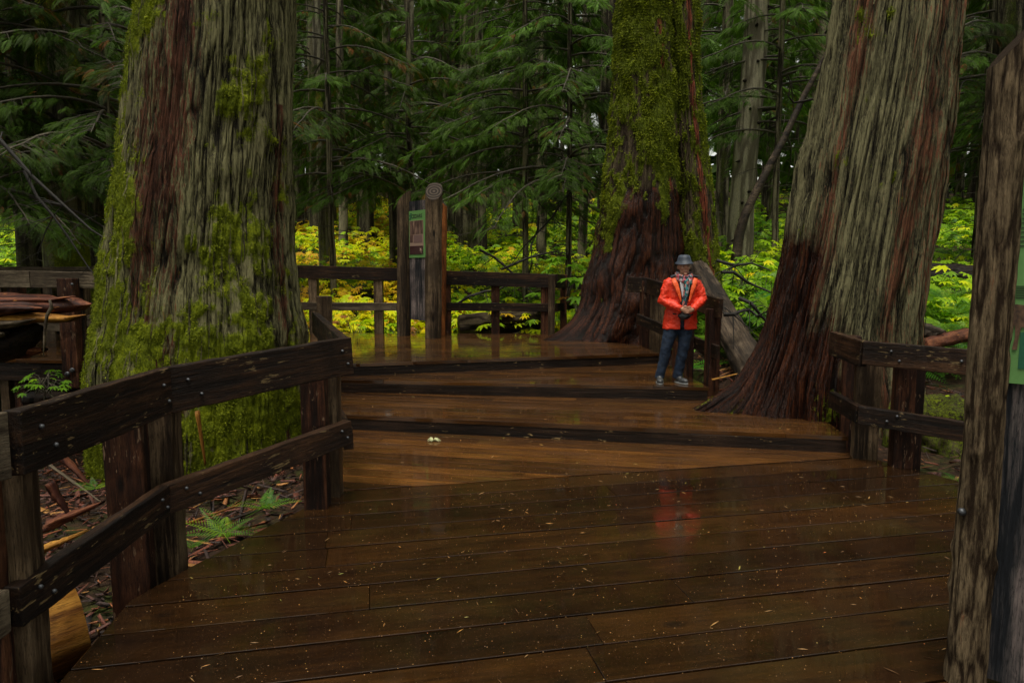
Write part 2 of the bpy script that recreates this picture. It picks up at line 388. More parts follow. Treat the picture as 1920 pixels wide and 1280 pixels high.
# ------------------------------------------------------------------ decks
def clip_half(poly, nx_, ny_, d):          # keep nx*x+ny*y <= d
    out = []
    for i in range(len(poly)):
        a, b = poly[i], poly[(i + 1) % len(poly)]
        da = nx_ * a[0] + ny_ * a[1] - d; db = nx_ * b[0] + ny_ * b[1] - d
        if da <= 0: out.append(a)
        if (da < 0 < db) or (db < 0 < da):
            t = da / (da - db); out.append((a[0] + t * (b[0] - a[0]), a[1] + t * (b[1] - a[1])))
    return out
def area(p): return .5 * abs(sum(p[i][0] * p[(i + 1) % len(p)][1] - p[(i + 1) % len(p)][0] * p[i][1] for i in range(len(p))))
def deck(name, poly, z, ang, label=None, mat=None, w=.29, gap=.011, th=.045, seed=1, origin=(0, 0), jl=(3.6, 7.0)):
    rnd = random.Random(seed); ca, sa = math.cos(ang), math.sin(ang)
    loc = [((x - origin[0]) * ca + (y - origin[1]) * sa, -(x - origin[0]) * sa + (y - origin[1]) * ca) for x, y in poly]
    s = sum(loc[i][0] * loc[(i + 1) % len(loc)][1] - loc[(i + 1) % len(loc)][0] * loc[i][1] for i in range(len(loc)))
    if s < 0: loc = loc[::-1]
    y0 = min(p[1] for p in loc); y1 = max(p[1] for p in loc); x0 = min(p[0] for p in loc); x1 = max(p[0] for p in loc)
    V = []; F = []; PC = []; k = math.floor(y0 / w)
    while k * w < y1:
        strip = clip_half(clip_half(loc, 0, 1, (k + 1) * w - gap / 2), 0, -1, -(k * w + gap / 2))
        if len(strip) >= 3 and area(strip) > .002:
            cuts = [x0 - 1]; c = x0 - 1 + rnd.uniform(.5, jl[1])
            while c < x1: cuts.append(c); c += rnd.uniform(*jl)
            cuts.append(x1 + 1)
            for a, b in zip(cuts[:-1], cuts[1:]):
                pc = clip_half(clip_half(strip, 1, 0, b - .0015), -1, 0, -(a + .0015))
                # drop duplicates
                q = []
                for p in pc:
                    if not q or math.hypot(p[0] - q[-1][0], p[1] - q[-1][1]) > 1e-3: q.append(p)
                if len(q) > 2 and math.hypot(q[0][0] - q[-1][0], q[0][1] - q[-1][1]) < 1e-3: q.pop()
                if len(q) < 3 or area(q) < .002: continue
                r = rnd.random(); dz = rnd.uniform(-.0015, .0015); n = len(q); base = len(V)
                for zz in (dz, -th):
                    for p in q:
                        V.append((origin[0] + p[0] * ca - p[1] * sa, origin[1] + p[0] * sa + p[1] * ca, z + zz))
                        PC.append((p[0], p[1] + zz, r))
                F.append(tuple(base + i for i in range(n)))
                F.append(tuple(base + n + i for i in range(n))[::-1])
                for i in range(n):
                    j = (i + 1) % n; F.append((base + i, base + n + i, base + n + j, base + j))
        k += 1
    me = bpy.data.meshes.new(name); me.from_pydata(V, [], F); me.update()
    a = me.attributes.new('pc', 'FLOAT_VECTOR', 'POINT'); a.data.foreach_set('vector', np.array(PC, dtype=np.float32).ravel())
    me.materials.append(mat or M_deck)
    o = link(bpy.data.objects.new(name, me)); mod_bevel(o, .0022, 2)
    return tag(o, label, None, None, 'structure')
def frame_beam(parent, p1, p2, ztop, h, t=.05, name='riser', mat=None):
    """vertical board from p1 to p2 (xy), below ztop"""
    a = Vector((p1[0], p1[1], 0)); b = Vector((p2[0], p2[1], 0)); d = b - a
    m = MB(); m.box((0, 0, 0), (d.length, t, h)); o = m.build(name, mat or M_riser, parent)
    o.location = (a + b) / 2 + Vector((0, 0, ztop - h / 2)); o.rotation_euler = (0, 0, math.atan2(d.y, d.x)); mod_bevel(o, .004)
    return o
a_near = math.atan2(.65, 3.07)
P_near = [(-1.6, -1.2), (-1.9, 1.5), (-1.95, 2.7), (-2.07, 3.54), (-1.93, 4.0), (-1.55, 5.05), (-1.40, 5.40), (3.42, 6.44), (3.78, 5.72), (4.35, 4.5), (4.6, 3), (4.6, -1.2)]
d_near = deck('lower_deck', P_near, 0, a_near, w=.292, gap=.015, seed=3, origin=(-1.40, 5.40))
P_far = [(-1.40, 5.415), (-2.1, 7.75), (3.45, 6.62), (3.42, 6.455)]
a_far = math.atan2(-1.12, 5.58)
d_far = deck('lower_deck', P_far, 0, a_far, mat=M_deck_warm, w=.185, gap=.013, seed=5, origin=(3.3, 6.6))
P_s1 = [(-2.4, 7.68), (3.30, 6.56), (3.38, 7.2), (2.75, 8.0), (2.55, 8.7), (-2.5, 9.3)]
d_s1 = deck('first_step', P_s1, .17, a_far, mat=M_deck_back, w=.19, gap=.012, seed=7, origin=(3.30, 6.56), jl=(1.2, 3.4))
a_2 = math.atan2(8.42 - 9.03, 4.77)
P_s2 = [(-2.45, 9.04), (2.46, 8.42), (2.42, 10.9), (-2.45, 9.8)]
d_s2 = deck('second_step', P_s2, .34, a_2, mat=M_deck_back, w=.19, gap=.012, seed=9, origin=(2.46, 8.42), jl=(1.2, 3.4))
P_up = [(-2.4, 9.30), (2.30, 10.60), (2.2, 11.8), (1.9, 12.1), (1.3, 12.4), (.95, 13.2), (.9, 14.1), (-12, 14.1), (-12, 10.6), (-8.5, 10.0), (-6.8, 9.75), (-5.3, 9.7), (-4.3, 10.0), (-3.6, 10.2), (-2.8, 9.7)]
a_up = R(1.5)
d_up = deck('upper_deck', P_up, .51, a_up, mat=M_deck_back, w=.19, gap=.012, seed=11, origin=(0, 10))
frame_beam(d_s1, (-2.4, 7.715), (3.29, 6.597), .122, .30)
frame_beam(d_s2, (-2.45, 9.075), (2.45, 8.457), .292, .2)
frame_beam(d_up, (-2.4, 9.335), (2.29, 10.635), .462, .17)
for a, b in zip(P_near[:6], P_near[1:7]): frame_beam(d_near, (a[0] + .03, a[1]), (b[0] + .03, b[1]), -.047, .25)
for a, b in zip(P_near[7:11], P_near[8:12]): frame_beam(d_near, (a[0] - .03, a[1]), (b[0] - .03, b[1]), -.047, .25)
frame_beam(d_s1, (3.27, 6.6), (3.35, 7.2), .122, .3)
for a, b in zip(P_up[7:14], P_up[8:15]): frame_beam(d_up, (a[0], a[1] + .04), (b[0], b[1] + .04), .462, .26)
frame_beam(d_up, (.9, 14.06), (-12, 14.06), .462, .3)

# ------------------------------------------------------------------ fences
def orient(o, p1, p2):
    """object's local X along p1->p2, Z up-ish"""
    d = (p2 - p1); x = d.normalized(); y = Vector((0, 0, 1)).cross(x).normalized(); z = x.cross(y)
    M = Matrix((x, y, z)).transposed().to_4x4(); M.translation = (p1 + p2) / 2
    o.matrix_basis = Matrix.Translation(-(o.parent.location if o.parent else Vector())) @ M
def irregular_box(L, t, h, seed, axis='x', n=14, amp=.003):
    rnd = random.Random(seed); vs = []; fs = []
    for i in range(n + 1):
        x = -L / 2 + L * i / n
        for (a, b) in ((-1, -1), (1, -1), (1, 1), (-1, 1)):
            vs.append((x, a * t / 2 + rnd.uniform(-amp, amp), b * h / 2 + rnd.uniform(-amp, amp)))
    for i in range(n):
        for k in range(4):
            k2 = (k + 1) % 4; fs.append((i * 4 + k, (i + 1) * 4 + k, (i + 1) * 4 + k2, i * 4 + k2))
    fs.append((0, 1, 2, 3)); fs.append((n * 4 + 3, n * 4 + 2, n * 4 + 1, n * 4))
    if axis == 'z': vs = [(b, c, a) for a, b, c in vs]
    return vs, fs
_s = [0]
def rail(parent, p1, p2, h, t=.07, mat=None, name='rail'):
    """p1,p2: top edge centre line"""
    _s[0] += 1; L = (p2 - p1).length; m = MB(); m.add(*irregular_box(L, t, h, _s[0]))
    o = m.build(name, mat or M_railx, parent); off = Vector((0, 0, -h / 2)); orient(o, p1 + off, p2 + off); return mod_bevel(o, .006)
def post(parent, base, H, w=.17, d=None, rot=0, mat=None, name='post', zb=0):
    _s[0] += 1; m = MB(); m.add(*irregular_box(H, w, d or w, _s[0] + 500, 'z'))
    o = m.build(name, mat or M_postz, parent)
    o.location = Vector(base) + Vector((0, 0, H / 2 + zb)) - parent.location; o.rotation_euler = (0, 0, rot); return mod_bevel(o, .007)
def bolt(parent, p, nrm, r=.011):
    m = MB(); n = Vector(nrm).normalized(); p = Vector(p) - parent.location
    m.tube([p - n * .01, p + n * .004, p + n * .010, p + n * .013], [r, r, r * .75, r * .3], 10)
    return m.build('bolt', M_bolt, parent, True)
def side_normal(p1, p2):
    d = (p2 - p1).normalized(); n = Vector((0, 0, 1)).cross(d); n.z = 0; n.normalize()
    if n.y > 0: n = -n
    return n

# left foreground railing
A0 = at(-260, 900, Y=2.2); A0.z = 1.22
A1 = at(22, 770, Y=2.72); A2 = at(310, 688, Y=3.92); A3 = at(655, 631, Y=5.0)
fl = empty('railing', (A2.x, A2.y, 0), 'dark wet plank railing with bolts along the left edge of the nearest deck', 'railing')
rail(fl, A0, A1 - Vector((.03, .02, 0)), .27, mat=M_grayx)
rail(fl, A1, A2, .27); rail(fl, A2, A3, .27)
B0 = at(-200, 1215, Y=2.2); B1 = at(22, 1100, Y=2.72); B2 = at(308, 908, Y=3.92); B3 = at(655, 786, Y=5.0)
rail(fl, B0, B1 - Vector((.03, .02, 0)), .18, mat=M_grayx)
rail(fl, B1, B2, .18); rail(fl, B2, B3, .18)
for (p1, p2, q1, q2) in ((A1, A2, B1, B2), (A2, A3, B2, B3)):
    n = side_normal(p1, p2)
    for (u, dz) in ((.055, .09), (.095, .19), (.93, .09), (.965, .19)):
        L = (p2 - p1).length; uu = u if u < .5 else 1 - (1 - u) * 1.4 / L
        uu = u * 2.0 / L if u < .5 else uu
        bolt(fl, p1.lerp(p2, uu) + n * .037 - Vector((0, 0, dz)), n)
        bolt(fl, q1.lerp(q2, uu) + n * .037 - Vector((0, 0, dz * .62)), n)
def post_pair(c, d1, d2, ztop, zb, mats, w=.17):
    for c_, d_, m_ in ((c + Vector(d1), 0, mats[0]), (c + Vector(d2), 0, mats[1])): pass
# each corner has two posts, one for each rail, standing behind the rails
def post_at(parent, px0, px1, pyb, Y, ztop, rot=0, mat=None, depth=.17, zlow=-.35, behind=0.0):
    b = at((px0 + px1) / 2, pyb, Y=Y); w = (px1 - px0) * Y / 1280
    b.z = zlow; return post(parent, b + Vector((0, behind, 0)), ztop - zlow, w, depth, rot, mat)
post_at(fl, -12, 28, 1200, 2.78, 1.12, R(10), M_postz); post_at(fl, 20, 76, 1200, 2.86, 1.12, R(10), M_postg)
post_at(fl, 222, 288, 1140, 3.86, 1.13, R(15), M_postz); post_at(fl, 289, 345, 1080, 4.12, 1.13, R(6), M_postg)
post_at(fl, 574, 618, 950, 5.05, 1.22, R(6), M_postz, zlow=-.4); post_at(fl, 600, 641, 915, 5.32, 1.22, R(4), M_postg)
# return rail climbing beside the steps
fr = empty('railing', (-1.9, 7.2, 0), 'short railing climbing beside the steps behind the mossy left cedar', 'railing')
C1 = at(649, 636, Y=5.12); C2 = at(590, 585, Y=8.3)
rail(fr, C1, C2, .25); rail(fr, C1 - Vector((0, 0, .68)), C2 - Vector((0, 0, .68)), .17)
pz = C1.lerp(C2, .30); post(fr, (pz.x - .14, pz.y, -.3), 1.36, .16, rot=.3, mat=M_postg); post(fr, (C2.x + .12, C2.y, -.3), 1.78, .16, rot=.1, mat=M_postg)

# back railing on the upper deck, left and right of the sign kiosk
fb = empty('railing', (-2, 14, .51), 'back railing of the upper deck, left of the sign kiosk', 'railing')
rail(fb, at(380, 492, Y=13.95), at(762, 503, Y=13.95), .26, .06); rail(fb, at(380, 565, Y=13.95), at(762, 568, Y=13.95), .16, .05, M_grayx)
for x in (480, 590, 711): post(fb, (at(x, 600, Y=14.02).x, 14.02, .35), 1.4, .18, .16, mat=M_postg)
fb2 = empty('railing', (0, 14, .51), 'back railing of the upper deck between the sign kiosk and the double-trunked cedar', 'railing')
rail(fb2, at(820, 507, Y=13.95), at(1041, 514, Y=13.8), .28, .06); rail(fb2, at(820, 567, Y=13.95), at(1036, 569, Y=13.8), .165, .05)
rail(fb2, at(1043, 514, Y=13.8), at(1100, 519, Y=15.6), .28, .06); rail(fb2, at(1043, 569, Y=13.85), at(1100, 560, Y=15.6), .165, .05)
for x, yy, m in ((838, 14.02, M_postz), (929, 13.98, M_postz), (1022, 13.9, M_postz), (1034, 13.7, M_postg), (1056, 14.3, M_postz)):
    post(fb2, (at(x, 600, Y=yy).x, yy, .35), 1.42 - (.05 if x > 1020 else 0), .17 if x < 1030 else .13, .15, mat=m)
for k in range(4): bolt(fb2, at(926 + 5 * (k % 2), 515 + 7 * (k // 2), Y=13.86), (0, -1, 0), .012)

# railing beside the steps behind the person
fp = empty('railing', (2.4, 9.5, .34), 'weathered railing end beside the steps, just behind the person in red', 'railing')
D1 = at(1216, 522, Y=11.6); D2 = at(1352, 560, Y=8.62)
D0 = at(1180, 520, Y=11.7)
rail(fp, D1, D2, .25, .06); rail(fp, at(1196, 588, Y=11.6), at(1346, 648, Y=8.62), .17, .05)
rail(fp, at(1178, 519, Y=11.9), at(1216, 521, Y=11.66), .26, .06)
for (a, b, yb, Y_, m, zt) in ((1200, 1218, 650, 11.75, M_postz, 1.62), (1219, 1242, 650, 11.4, M_postg, 1.55), (1262, 1276, 700, 10.2, M_postz, 1.45), (1322, 1345, 725, 8.84, M_postz, 1.30), (1285, 1297, 700, 9.3, M_postz, 1.3)):
    post_at(fp, a, b, yb, Y_, zt, R(4), m, .15, .1)
# right railing in front of the leaning cedar
fq = empty('railing', (3.6, 6.3, 0), 'low bolted plank railing at the right, in front of the leaning cedar', 'railing')
E1 = at(1562, 621, Y=6.9); E2 = at(1621, 639, Y=6.25); E3 = at(1830, 656, Y=5.6); E4 = at(2150, 690, Y=4.6)
rail(fq, E1, E2, .24); rail(fq, E2, E3, .215); rail(fq, E3, E4, .215)
G1 = at(1560, 733, Y=6.9); G2 = at(1612, 760, Y=6.25); G3 = at(1830, 793, Y=5.6); G4 = at(2150, 850, Y=4.6)
rail(fq, G1, G2, .165); rail(fq, G2, G3, .17); rail(fq, G3, G4, .17)
post_at(fq, 1573, 1602, 850, 6.98, 1.12, R(-20), M_postz); post_at(fq, 1597, 1640, 870, 6.42, 1.02, R(-20), M_postg)
post_at(fq, 1669, 1717, 885, 6.12, 1.02, R(-12), M_postz, .15); post_at(fq, 1860, 1905, 985, 5.6, 1.0, R(-12), M_postg, .15)
for (p1, p2, us) in ((E1, E2, ((.2, .08), (.62, .1), (.85, .19))), (E2, E3, ((.28, .07), (.36, .15), (.9, .1))), (G1, G2, ((.2, .05), (.8, .1))), (G2, G3, ((.27, .1), (.36, .04)))):
    n = side_normal(p1, p2)
    for u, dz in us: bolt(fq, p1.lerp(p2, u) + n * .037 - Vector((0, 0, dz)), n, .013)
# left far platform railing
fw = empty('railing', (-7, 10, .3), 'grey weathered railing of the far left platform, behind the broken log', 'railing')
rail(fw, at(-320, 506, Y=10.2), at(57, 508, Y=9.85), .24, .06, M_grayx); rail(fw, at(58, 508, Y=9.85), at(300, 513, Y=9.9), .235, .06, M_grayx)
rail(fw, at(-320, 585, Y=10.2), at(300, 592, Y=9.9), .24, .06, M_grayx)
for x0, x1, m, zl in ((-2, 14, M_postg, -.3), (24, 46, M_postz, -.3), (117, 147, M_postz, .12), (148, 166, M_postg, .3), (-160, -130, M_postz, -.3), (240, 262, M_postz, .1)):
    post_at(fw, x0, x1, 600, 9.98 if x0 != 117 else 9.72, 1.68, 0, m, .16, zl)
bolt(fw, at(126, 701, Y=9.62), (0, -1, 0), .035); bolt(fw, at(135, 694, Y=9.62), (0, -1, 0), .035)
bolt(fw, at(135, 533, Y=9.62), (0, -1, 0), .02)
fw2 = empty('railing', (-7, 14, .51), 'back railing of the far left platform, seen behind the broken log', 'railing')
rail(fw2, at(-200, 500, Y=13.95), at(378, 500, Y=13.95), .26, .06, M_grayx); rail(fw2, at(-200, 566, Y=13.95), at(378, 566, Y=13.95), .2, .06, M_grayx)
for x in (-60, 40, 98, 160, 300): post(fw2, (at(x, 600, Y=14.02).x, 14.02, .35), 1.4, .2, .16, mat=M_postg)

# ------------------------------------------------------------------ big trunks
def smooth_interp(z, zs, vs):
    return np.interp(z, zs, vs)
def trunk_mesh(name, prof, mat, parent, nth=360, nz=340, seed=0, ztop=14, zbot=-.6, fis_d=.03, K=46, masks=None, lobes=None, strips=0,
               flare=0.0, fl_h=.5, twist=0.0, vlen=.7, yfun=None, lump=.03, back=1.0, vsz=1.0, roots=()):
    """prof: list of (py, xl, xr, Y)"""
    rng = np.random.default_rng(seed)
    rows = []
    for py, xl, xr, Y_ in prof:
        a = at(xl, py, Y=Y_); b = at(xr, py, Y=Y_); rows.append((a.z, (a.x + b.x) / 2, Y_, (b.x - a.x) / 2 * .985))
    rows.sort(); zs = np.array([r[0] for r in rows]); cxs = np.array([r[1] for r in rows]); cys = np.array([r[2] for r in rows]); rs = np.array([r[3] for r in rows])
    # extend
    def ext(vals, lo=None):
        s1 = (vals[-1] - vals[-3]) / (zs[-1] - zs[-3])
        return np.concatenate([[vals[0] if lo is None else lo], vals, [vals[-1] + s1 * (ztop - zs[-1])]])
    zz = np.concatenate([[min(zbot, zs[0] - .01)], zs, [ztop]])
    rr = ext(rs); rr[-1] = max(rr[-1], rs[-1] * .55)
    ft = np.linspace(0, 1, nz) ** 1.5; z = zbot + (ztop - zbot) * ft
    cx = np.interp(z, zz, ext(cxs)); cy = np.interp(z, zz, ext(cys)); r = np.interp(z, zz, rr)
    ker = np.ones(9) / 9
    def sm(a):
        p = np.pad(a, 4, mode='edge'); return np.convolve(p, ker, 'valid')
    cx, cy, r = sm(cx), sm(cy), sm(r)
    u = np.arange(nth) / nth; U, Zm = np.meshgrid(u, z)
    vm = (ztop - zbot); V01 = Zm - zbot
    warp = (vnoise(U, V01, 7, 16, rng, vm) - .5) * .016 + (vnoise(U, V01, 20, 24, rng, vm) - .5) * .004
    Ut = U + warp + twist * V01 / vm
    nv = int(vm / vlen)
    n1 = vnoise(Ut, V01, K, nv, rng, vm); n2 = vnoise(Ut, V01, K * 2 + 3, nv * 2, rng, vm); n3 = vnoise(Ut, V01, int(K * .35), int(nv * .6) + 2, rng, vm)
    ridge = np.clip(np.abs(2 * n1 - 1) * 2.6, 0, 1) ** .8 * .62 + np.clip(np.abs(2 * n2 - 1) * 2.2, 0, 1) * .38
    big = (n3 - .5) * 2
    fine = vnoise(Ut, V01, K * 4, nv * 9, rng, vm)
    fl = np.zeros_like(Zm)
    gz = -.4
    if flare:
        hgt = np.exp(-np.clip(Zm - zbot, 0, 99) / fl_h)
        fl = hgt * flare * (vnoise(U, V01 * 0, 7, 3, rng, 1) * 1.3 - .2)
    RR = r[:, None] * (1 + fl) + fis_d * (ridge - .6) + fis_d * .8 * big + fis_d * .25 * (fine - .5)
    lz = (vnoise(U, V01, 11, int(vm / .35), rng, vm) - .5) * lump
    RR = RR + lz
    m = dict(moss=np.zeros_like(Zm), red=np.zeros_like(Zm), wet=np.zeros_like(Zm))
    TH = (U * 2 * np.pi) - np.pi / 2          # U=0 faces the camera (-Y); U rises to the right
    for (ra, rh, rlen, rw) in roots:          # buttress roots: angle, height, reach, width
        dth = (TH - ra + np.pi) % (2 * np.pi) - np.pi
        RR = RR + rlen * np.exp(-(dth / rw) ** 2) * np.exp(-np.clip(Zm - rh[0], 0, 99) / rh[1])
    if masks: masks(m, U, Zm, ridge, rng, V01, vm, RR)
    fb = 0
    for kk, cz, am in ((9, .7, .40), (23, .3, .36), (55, .13, .34), (120, .06, .26)): fb = fb + am * (vnoise(Ut, V01, kk, int(vm / cz), rng, vm) - .5)
    m['moss'] = np.where(m['moss'] > .02, np.clip(m['moss'] + 1.25 * fb - .10 * ridge + .06, 0, 1), 0)
    RR = RR + .022 * sstep(m['moss'], .42, .75) * (.4 + vnoise(U, V01, 70, int(vm / .07), rng, vm))
    X = cx[:, None] + RR * np.cos(TH); Y = cy[:, None] + RR * np.sin(TH) * back
    V = np.stack([X.ravel(), Y.ravel(), Zm.ravel()], 1)
    ids = np.arange(nz * nth).reshape(nz, nth); nx_ = np.roll(ids, -1, 1)
    F = np.stack([ids[:-1].ravel(), nx_[:-1].ravel(), nx_[1:].ravel(), ids[1:].ravel()], 1)
    off = parent.location if parent else Vector()
    V = V - np.array(off)
    o = np_mesh(name, V, F, mat, parent, dict(moss=m['moss'].ravel(), red=m['red'].ravel(), wet=m['wet'].ravel(), fis=ridge.ravel()))
    V3_ = V.reshape(nz, nth, 3)
    if strips:                                 # loose fibrous bark strips standing off the trunk
        sv = []; sf = []; sh = []; sm_ = []; sw = []; b0 = 0
        cosv = np.cos(TH[0]); sinv = np.sin(TH[0])
        for q in range(strips):
            k = int(rng.integers(-int(nth * .29), int(nth * .29))) % nth; i0 = int(rng.integers(0, int(nz * .80))); ln = rng.uniform(.12, .8)
            z0 = V3_[i0, k, 2]; i1 = i0 + 2
            while i1 < nz - 1 and V3_[i1, k, 2] < z0 + ln: i1 += 1
            if m['moss'][(i0 + i1) // 2, k] > .62: continue
            w0 = rng.uniform(.004, .016); lift = rng.uniform(.004, .02); ends = rng.choice([0, 1, 2]); hue = rng.random(); dk = 0.0
            cnt = i1 - i0 + 1
            for a_, i in enumerate(range(i0, i1 + 1)):
                t_ = a_ / (cnt - 1); w_ = w0 * (math.sin(math.pi * min(.98, max(.04, t_))) ** .5) * (1 + rng.normal(0, .12)); dk += rng.normal(0, .0012)
                l_ = lift * (.35 + (1.6 * t_ ** 3 if ends else 0) + (1.0 * (1 - t_) ** 4 if ends == 2 else 0))
                p = V3_[i, k]; n_ = (cosv[k], sinv[k]); tg = (-sinv[k], cosv[k])
                for sgn in (-1, 1):
                    sv.append((p[0] + n_[0] * (l_ - .003 * sgn) + tg[0] * (w_ * sgn + dk), p[1] + n_[1] * (l_ - .003 * sgn) + tg[1] * (w_ * sgn + dk), p[2]))
                    sh.append(.35 + .65 * hue); sm_.append(m['red'][i, k]); sw.append(m['wet'][i, k])
            for a_ in range(cnt - 1): sf.append((b0 + 2 * a_, b0 + 2 * a_ + 1, b0 + 2 * a_ + 3, b0 + 2 * a_ + 2))
            b0 += cnt * 2
        nn_ = len(sv); np_mesh('bark_strips', sv, np.array(sf), mat, parent, dict(moss=np.full(nn_, .15), red=np.array(sm_), wet=np.array(sw), fis=np.array(sh)), smooth=True)
    return o, V3_, m, U, Zm
def uu(U):                                     # signed angle: 0 facing camera, -.25 left side, .25 right side
    return (U + .5) % 1.0 - .5
def moss_tufts(parent, V, mossmask, n, seed, size=.03, front=True, thr=.5):
    rng = np.random.default_rng(seed); nz, nth, _ = V.shape
    w = np.clip(mossmask - thr, 0, .3)
    # weight by cell height
    dz = np.gradient(V[:, 0, 2]); w = w * dz[:, None]
    u = np.abs((np.arange(nth) / nth + .5) % 1 - .5); w = w * (u < .30)[None, :]
    p = w.ravel() / w.sum(); k = rng.choice(len(p), n, p=p)
    P = V.reshape(-1, 3)[k] + rng.normal(0, .008, (n, 3))
    th = (k % nth) / nth * 2 * np.pi - np.pi / 2
    N = np.stack([np.cos(th), np.sin(th), np.zeros(n)], 1)
    T = np.stack([-np.sin(th), np.cos(th), np.zeros(n)], 1)
    cl = vnoise(th / 6.2832, P[:, 2] - P[:, 2].min(), 60, 120, rng, float(np.ptp(P[:, 2])) + .01)
    s = size * rng.uniform(.5, 1.6, n)[:, None] * (.5 + cl[:, None])
    a = rng.uniform(-1, 1, n)[:, None]; up = rng.uniform(-1.2, .3, n)[:, None]
    d = N * rng.uniform(.4, 1, n)[:, None] + T * a + np.array([0, 0, 1]) * up; d /= np.linalg.norm(d, axis=1)[:, None]
    sd = np.cross(d, rng.normal(0, 1, (n, 3))); sd /= np.linalg.norm(sd, axis=1)[:, None]
    v = np.stack([P - sd * s * .35, P + sd * s * .35, P + d * s + sd * s * .15, P + d * s * 1.2 - sd * s * .1], 1).reshape(-1, 3)
    f = np.arange(n * 4).reshape(n, 4); hue = np.repeat(np.clip(.45 * rng.beta(2, 2, n) + .55 * cl, 0, 1), 4)
    return np_mesh('moss', v, f, M_moss, parent, dict(hue=hue), smooth=False)

# tree 1 : huge cedar at the left
def m1(m, U, Z, ridge, rng, V01, vm, RR):
    u = uu(U)
    c = np.interp(Z, [-.5, .8, 1.4, 2.2, 3.2, 5.2], [.015, .01, -.02, -.03, -.03, -.015])      # red strip
    wd = np.interp(Z, [-.5, .8, 1.6, 3, 4.4], [.012, .016, .026, .048, .045])
    j = (vnoise(U, V01, 60, 16, rng, vm) - .5) * .05
    m['red'][:] = np.clip(.74 - np.abs(u - c + j) / wd * .34, 0, 1)
    m['red'][:] = np.maximum(m['red'], np.clip(1 - np.abs(u - .20 + j * .4) / .016 * .4 - .30, 0, 1) * (Z < 3.6))
    big = vnoise(U, V01, 9, 26, rng, vm); sm_ = vnoise(U, V01, 40, 80, rng, vm)
    left = np.interp(u, [-.3, -.2, -.06, .0, .05, .12, .2, .3], [1, 1.0, .82, .5, .52, .62, .42, .2])
    hz = np.interp(Z, [-.5, .5, 1.2, 1.8, 2.6, 3.6, 4.5, 6], [1.0, .95, .8, .62, .45, .25, .05, -.2])
    m['moss'][:] = np.clip(np.maximum(left * .76, hz * .68) + .12 * left * hz + (big - .5) * .3 - m['red'] * .30, 0, 1)
    m['moss'] *= sstep(u, .28, .17) * .6 + .4
t1 = empty('giant_cedar', (-3.6, 8, -.5), 'huge mossy cedar on the left with a red strip of bark, behind the foreground railing', 'tree')
prof1 = [(0, 270, 545, 8), (200, 250, 545, 8), (400, 226, 547, 8), (480, 214, 549, 8), (560, 206, 558, 8), (620, 195, 566, 8), (700, 183, 572, 8), (790, 184, 570, 8), (900, 190, 560, 8)]
tr1, V1, mm1, _, _ = trunk_mesh('trunk', prof1, M_bark1, t1, nth=760, nz=480, seed=4, ztop=15, zbot=-.7, masks=m1, K=96, fis_d=.055, strips=1500, lump=.05, flare=.05, back=.85)
moss_tufts(t1, V1, mm1['moss'], 200000, 3, .011, thr=.42)

# tree 2 : double-trunked mossy cedar beside the person
def m2(m, U, Z, ridge, rng, V01, vm, RR):
    u = uu(U); big = vnoise(U, V01, 9, 30, rng, vm); sm_ = vnoise(U, V01, 40, 70, rng, vm)
    edge = np.interp(u, [-.3, -.1, .0, .1, .3], [3.4, 3.2, 3.7, 3.4, 2.6])
    edge = edge - 1.9 * (vnoise(U, V01 * 0, 24, 2, rng, vm) - .5) - .2
    m['moss'][:] = np.clip(.38 + .28 * np.clip((Z - edge) / .5 + .5, -1.1, 1) + (big - .5) * .2 - m['red'] * .3, 0, 1)
    m['wet'][:] = np.clip((3.9 - Z) * .9, 0, 1)
    m['red'][:] = np.clip(1 - np.abs(u - np.interp(Z, [2.5, 4.5, 8], [.13, .11, .03])) / .012 * .5, 0, 1) * (Z > 2.6)
    m['red'][:] = np.maximum(m['red'], ((big > .72) & (np.abs(u + .16) < .04) & (Z > 1.9) & (Z < 3.4)) * 1.0)
    m['red'][:] = np.maximum(m['red'], np.clip(1 - np.abs(u - .03) / .012 * .5, 0, 1) * (Z > 2.7) * (Z < 3.3))
    RR += np.where(Z < 2.2, (vnoise(U, V01, 10, int(vm / .55), rng, vm) - .5) * .20 * np.clip((2.2 - Z), 0, 1), 0)
def m2b(m, U, Z, ridge, rng, V01, vm, RR):
    u = uu(U); big = vnoise(U, V01, 9, 30, rng, vm); sm_ = vnoise(U, V01, 30, 70, rng, vm)
    c = np.interp(Z, [0, 3, 6], [.10, .04, .03])
    m['red'][:] = np.clip(1 - np.abs(u - c) / .035 * .5, 0, 1) * (Z > 1.2) * .8
    m['moss'][:] = np.clip(.66 + (big - .5) * .2 - m['red'] * .35, 0, 1)
t2 = empty('giant_cedar', (2.5, 13.3, .3), 'double-trunked mossy cedar with a dark wet base, directly behind the person', 'tree')
prof2 = [(0, 1160, 1256, 13.2), (200, 1147, 1264, 13.2), (330, 1131, 1272, 13.2), (450, 1117, 1278, 13.2), (520, 1098, 1280, 13.2), (560, 1088, 1278, 13.1), (600, 1076, 1275, 13.1), (640, 1058, 1272, 13.1), (700, 1050, 1270, 13.1)]
tr2, V2, mm2, _, _ = trunk_mesh('trunk', prof2, M_bark2, t2, nth=460, nz=380, seed=14, ztop=18, zbot=.1, masks=m2, K=50, fis_d=.045, lump=.09, flare=.03, fl_h=.5, back=.75,
    roots=[(-2.75, (.5, .22), .55, .30), (-2.0, (.5, .3), .25, .16), (-1.2, (.5, .3), .18, .2)])
moss_tufts(t2, V2, mm2['moss'], 130000, 8, .019, thr=.42)
prof2b = [(0, 1256, 1306, 13.25), (180, 1262, 1312, 13.25), (330, 1272, 1328, 13.25), (450, 1278, 1341, 13.25), (540, 1280, 1350, 13.25), (640, 1276, 1362, 13.25), (700, 1272, 1370, 13.25)]
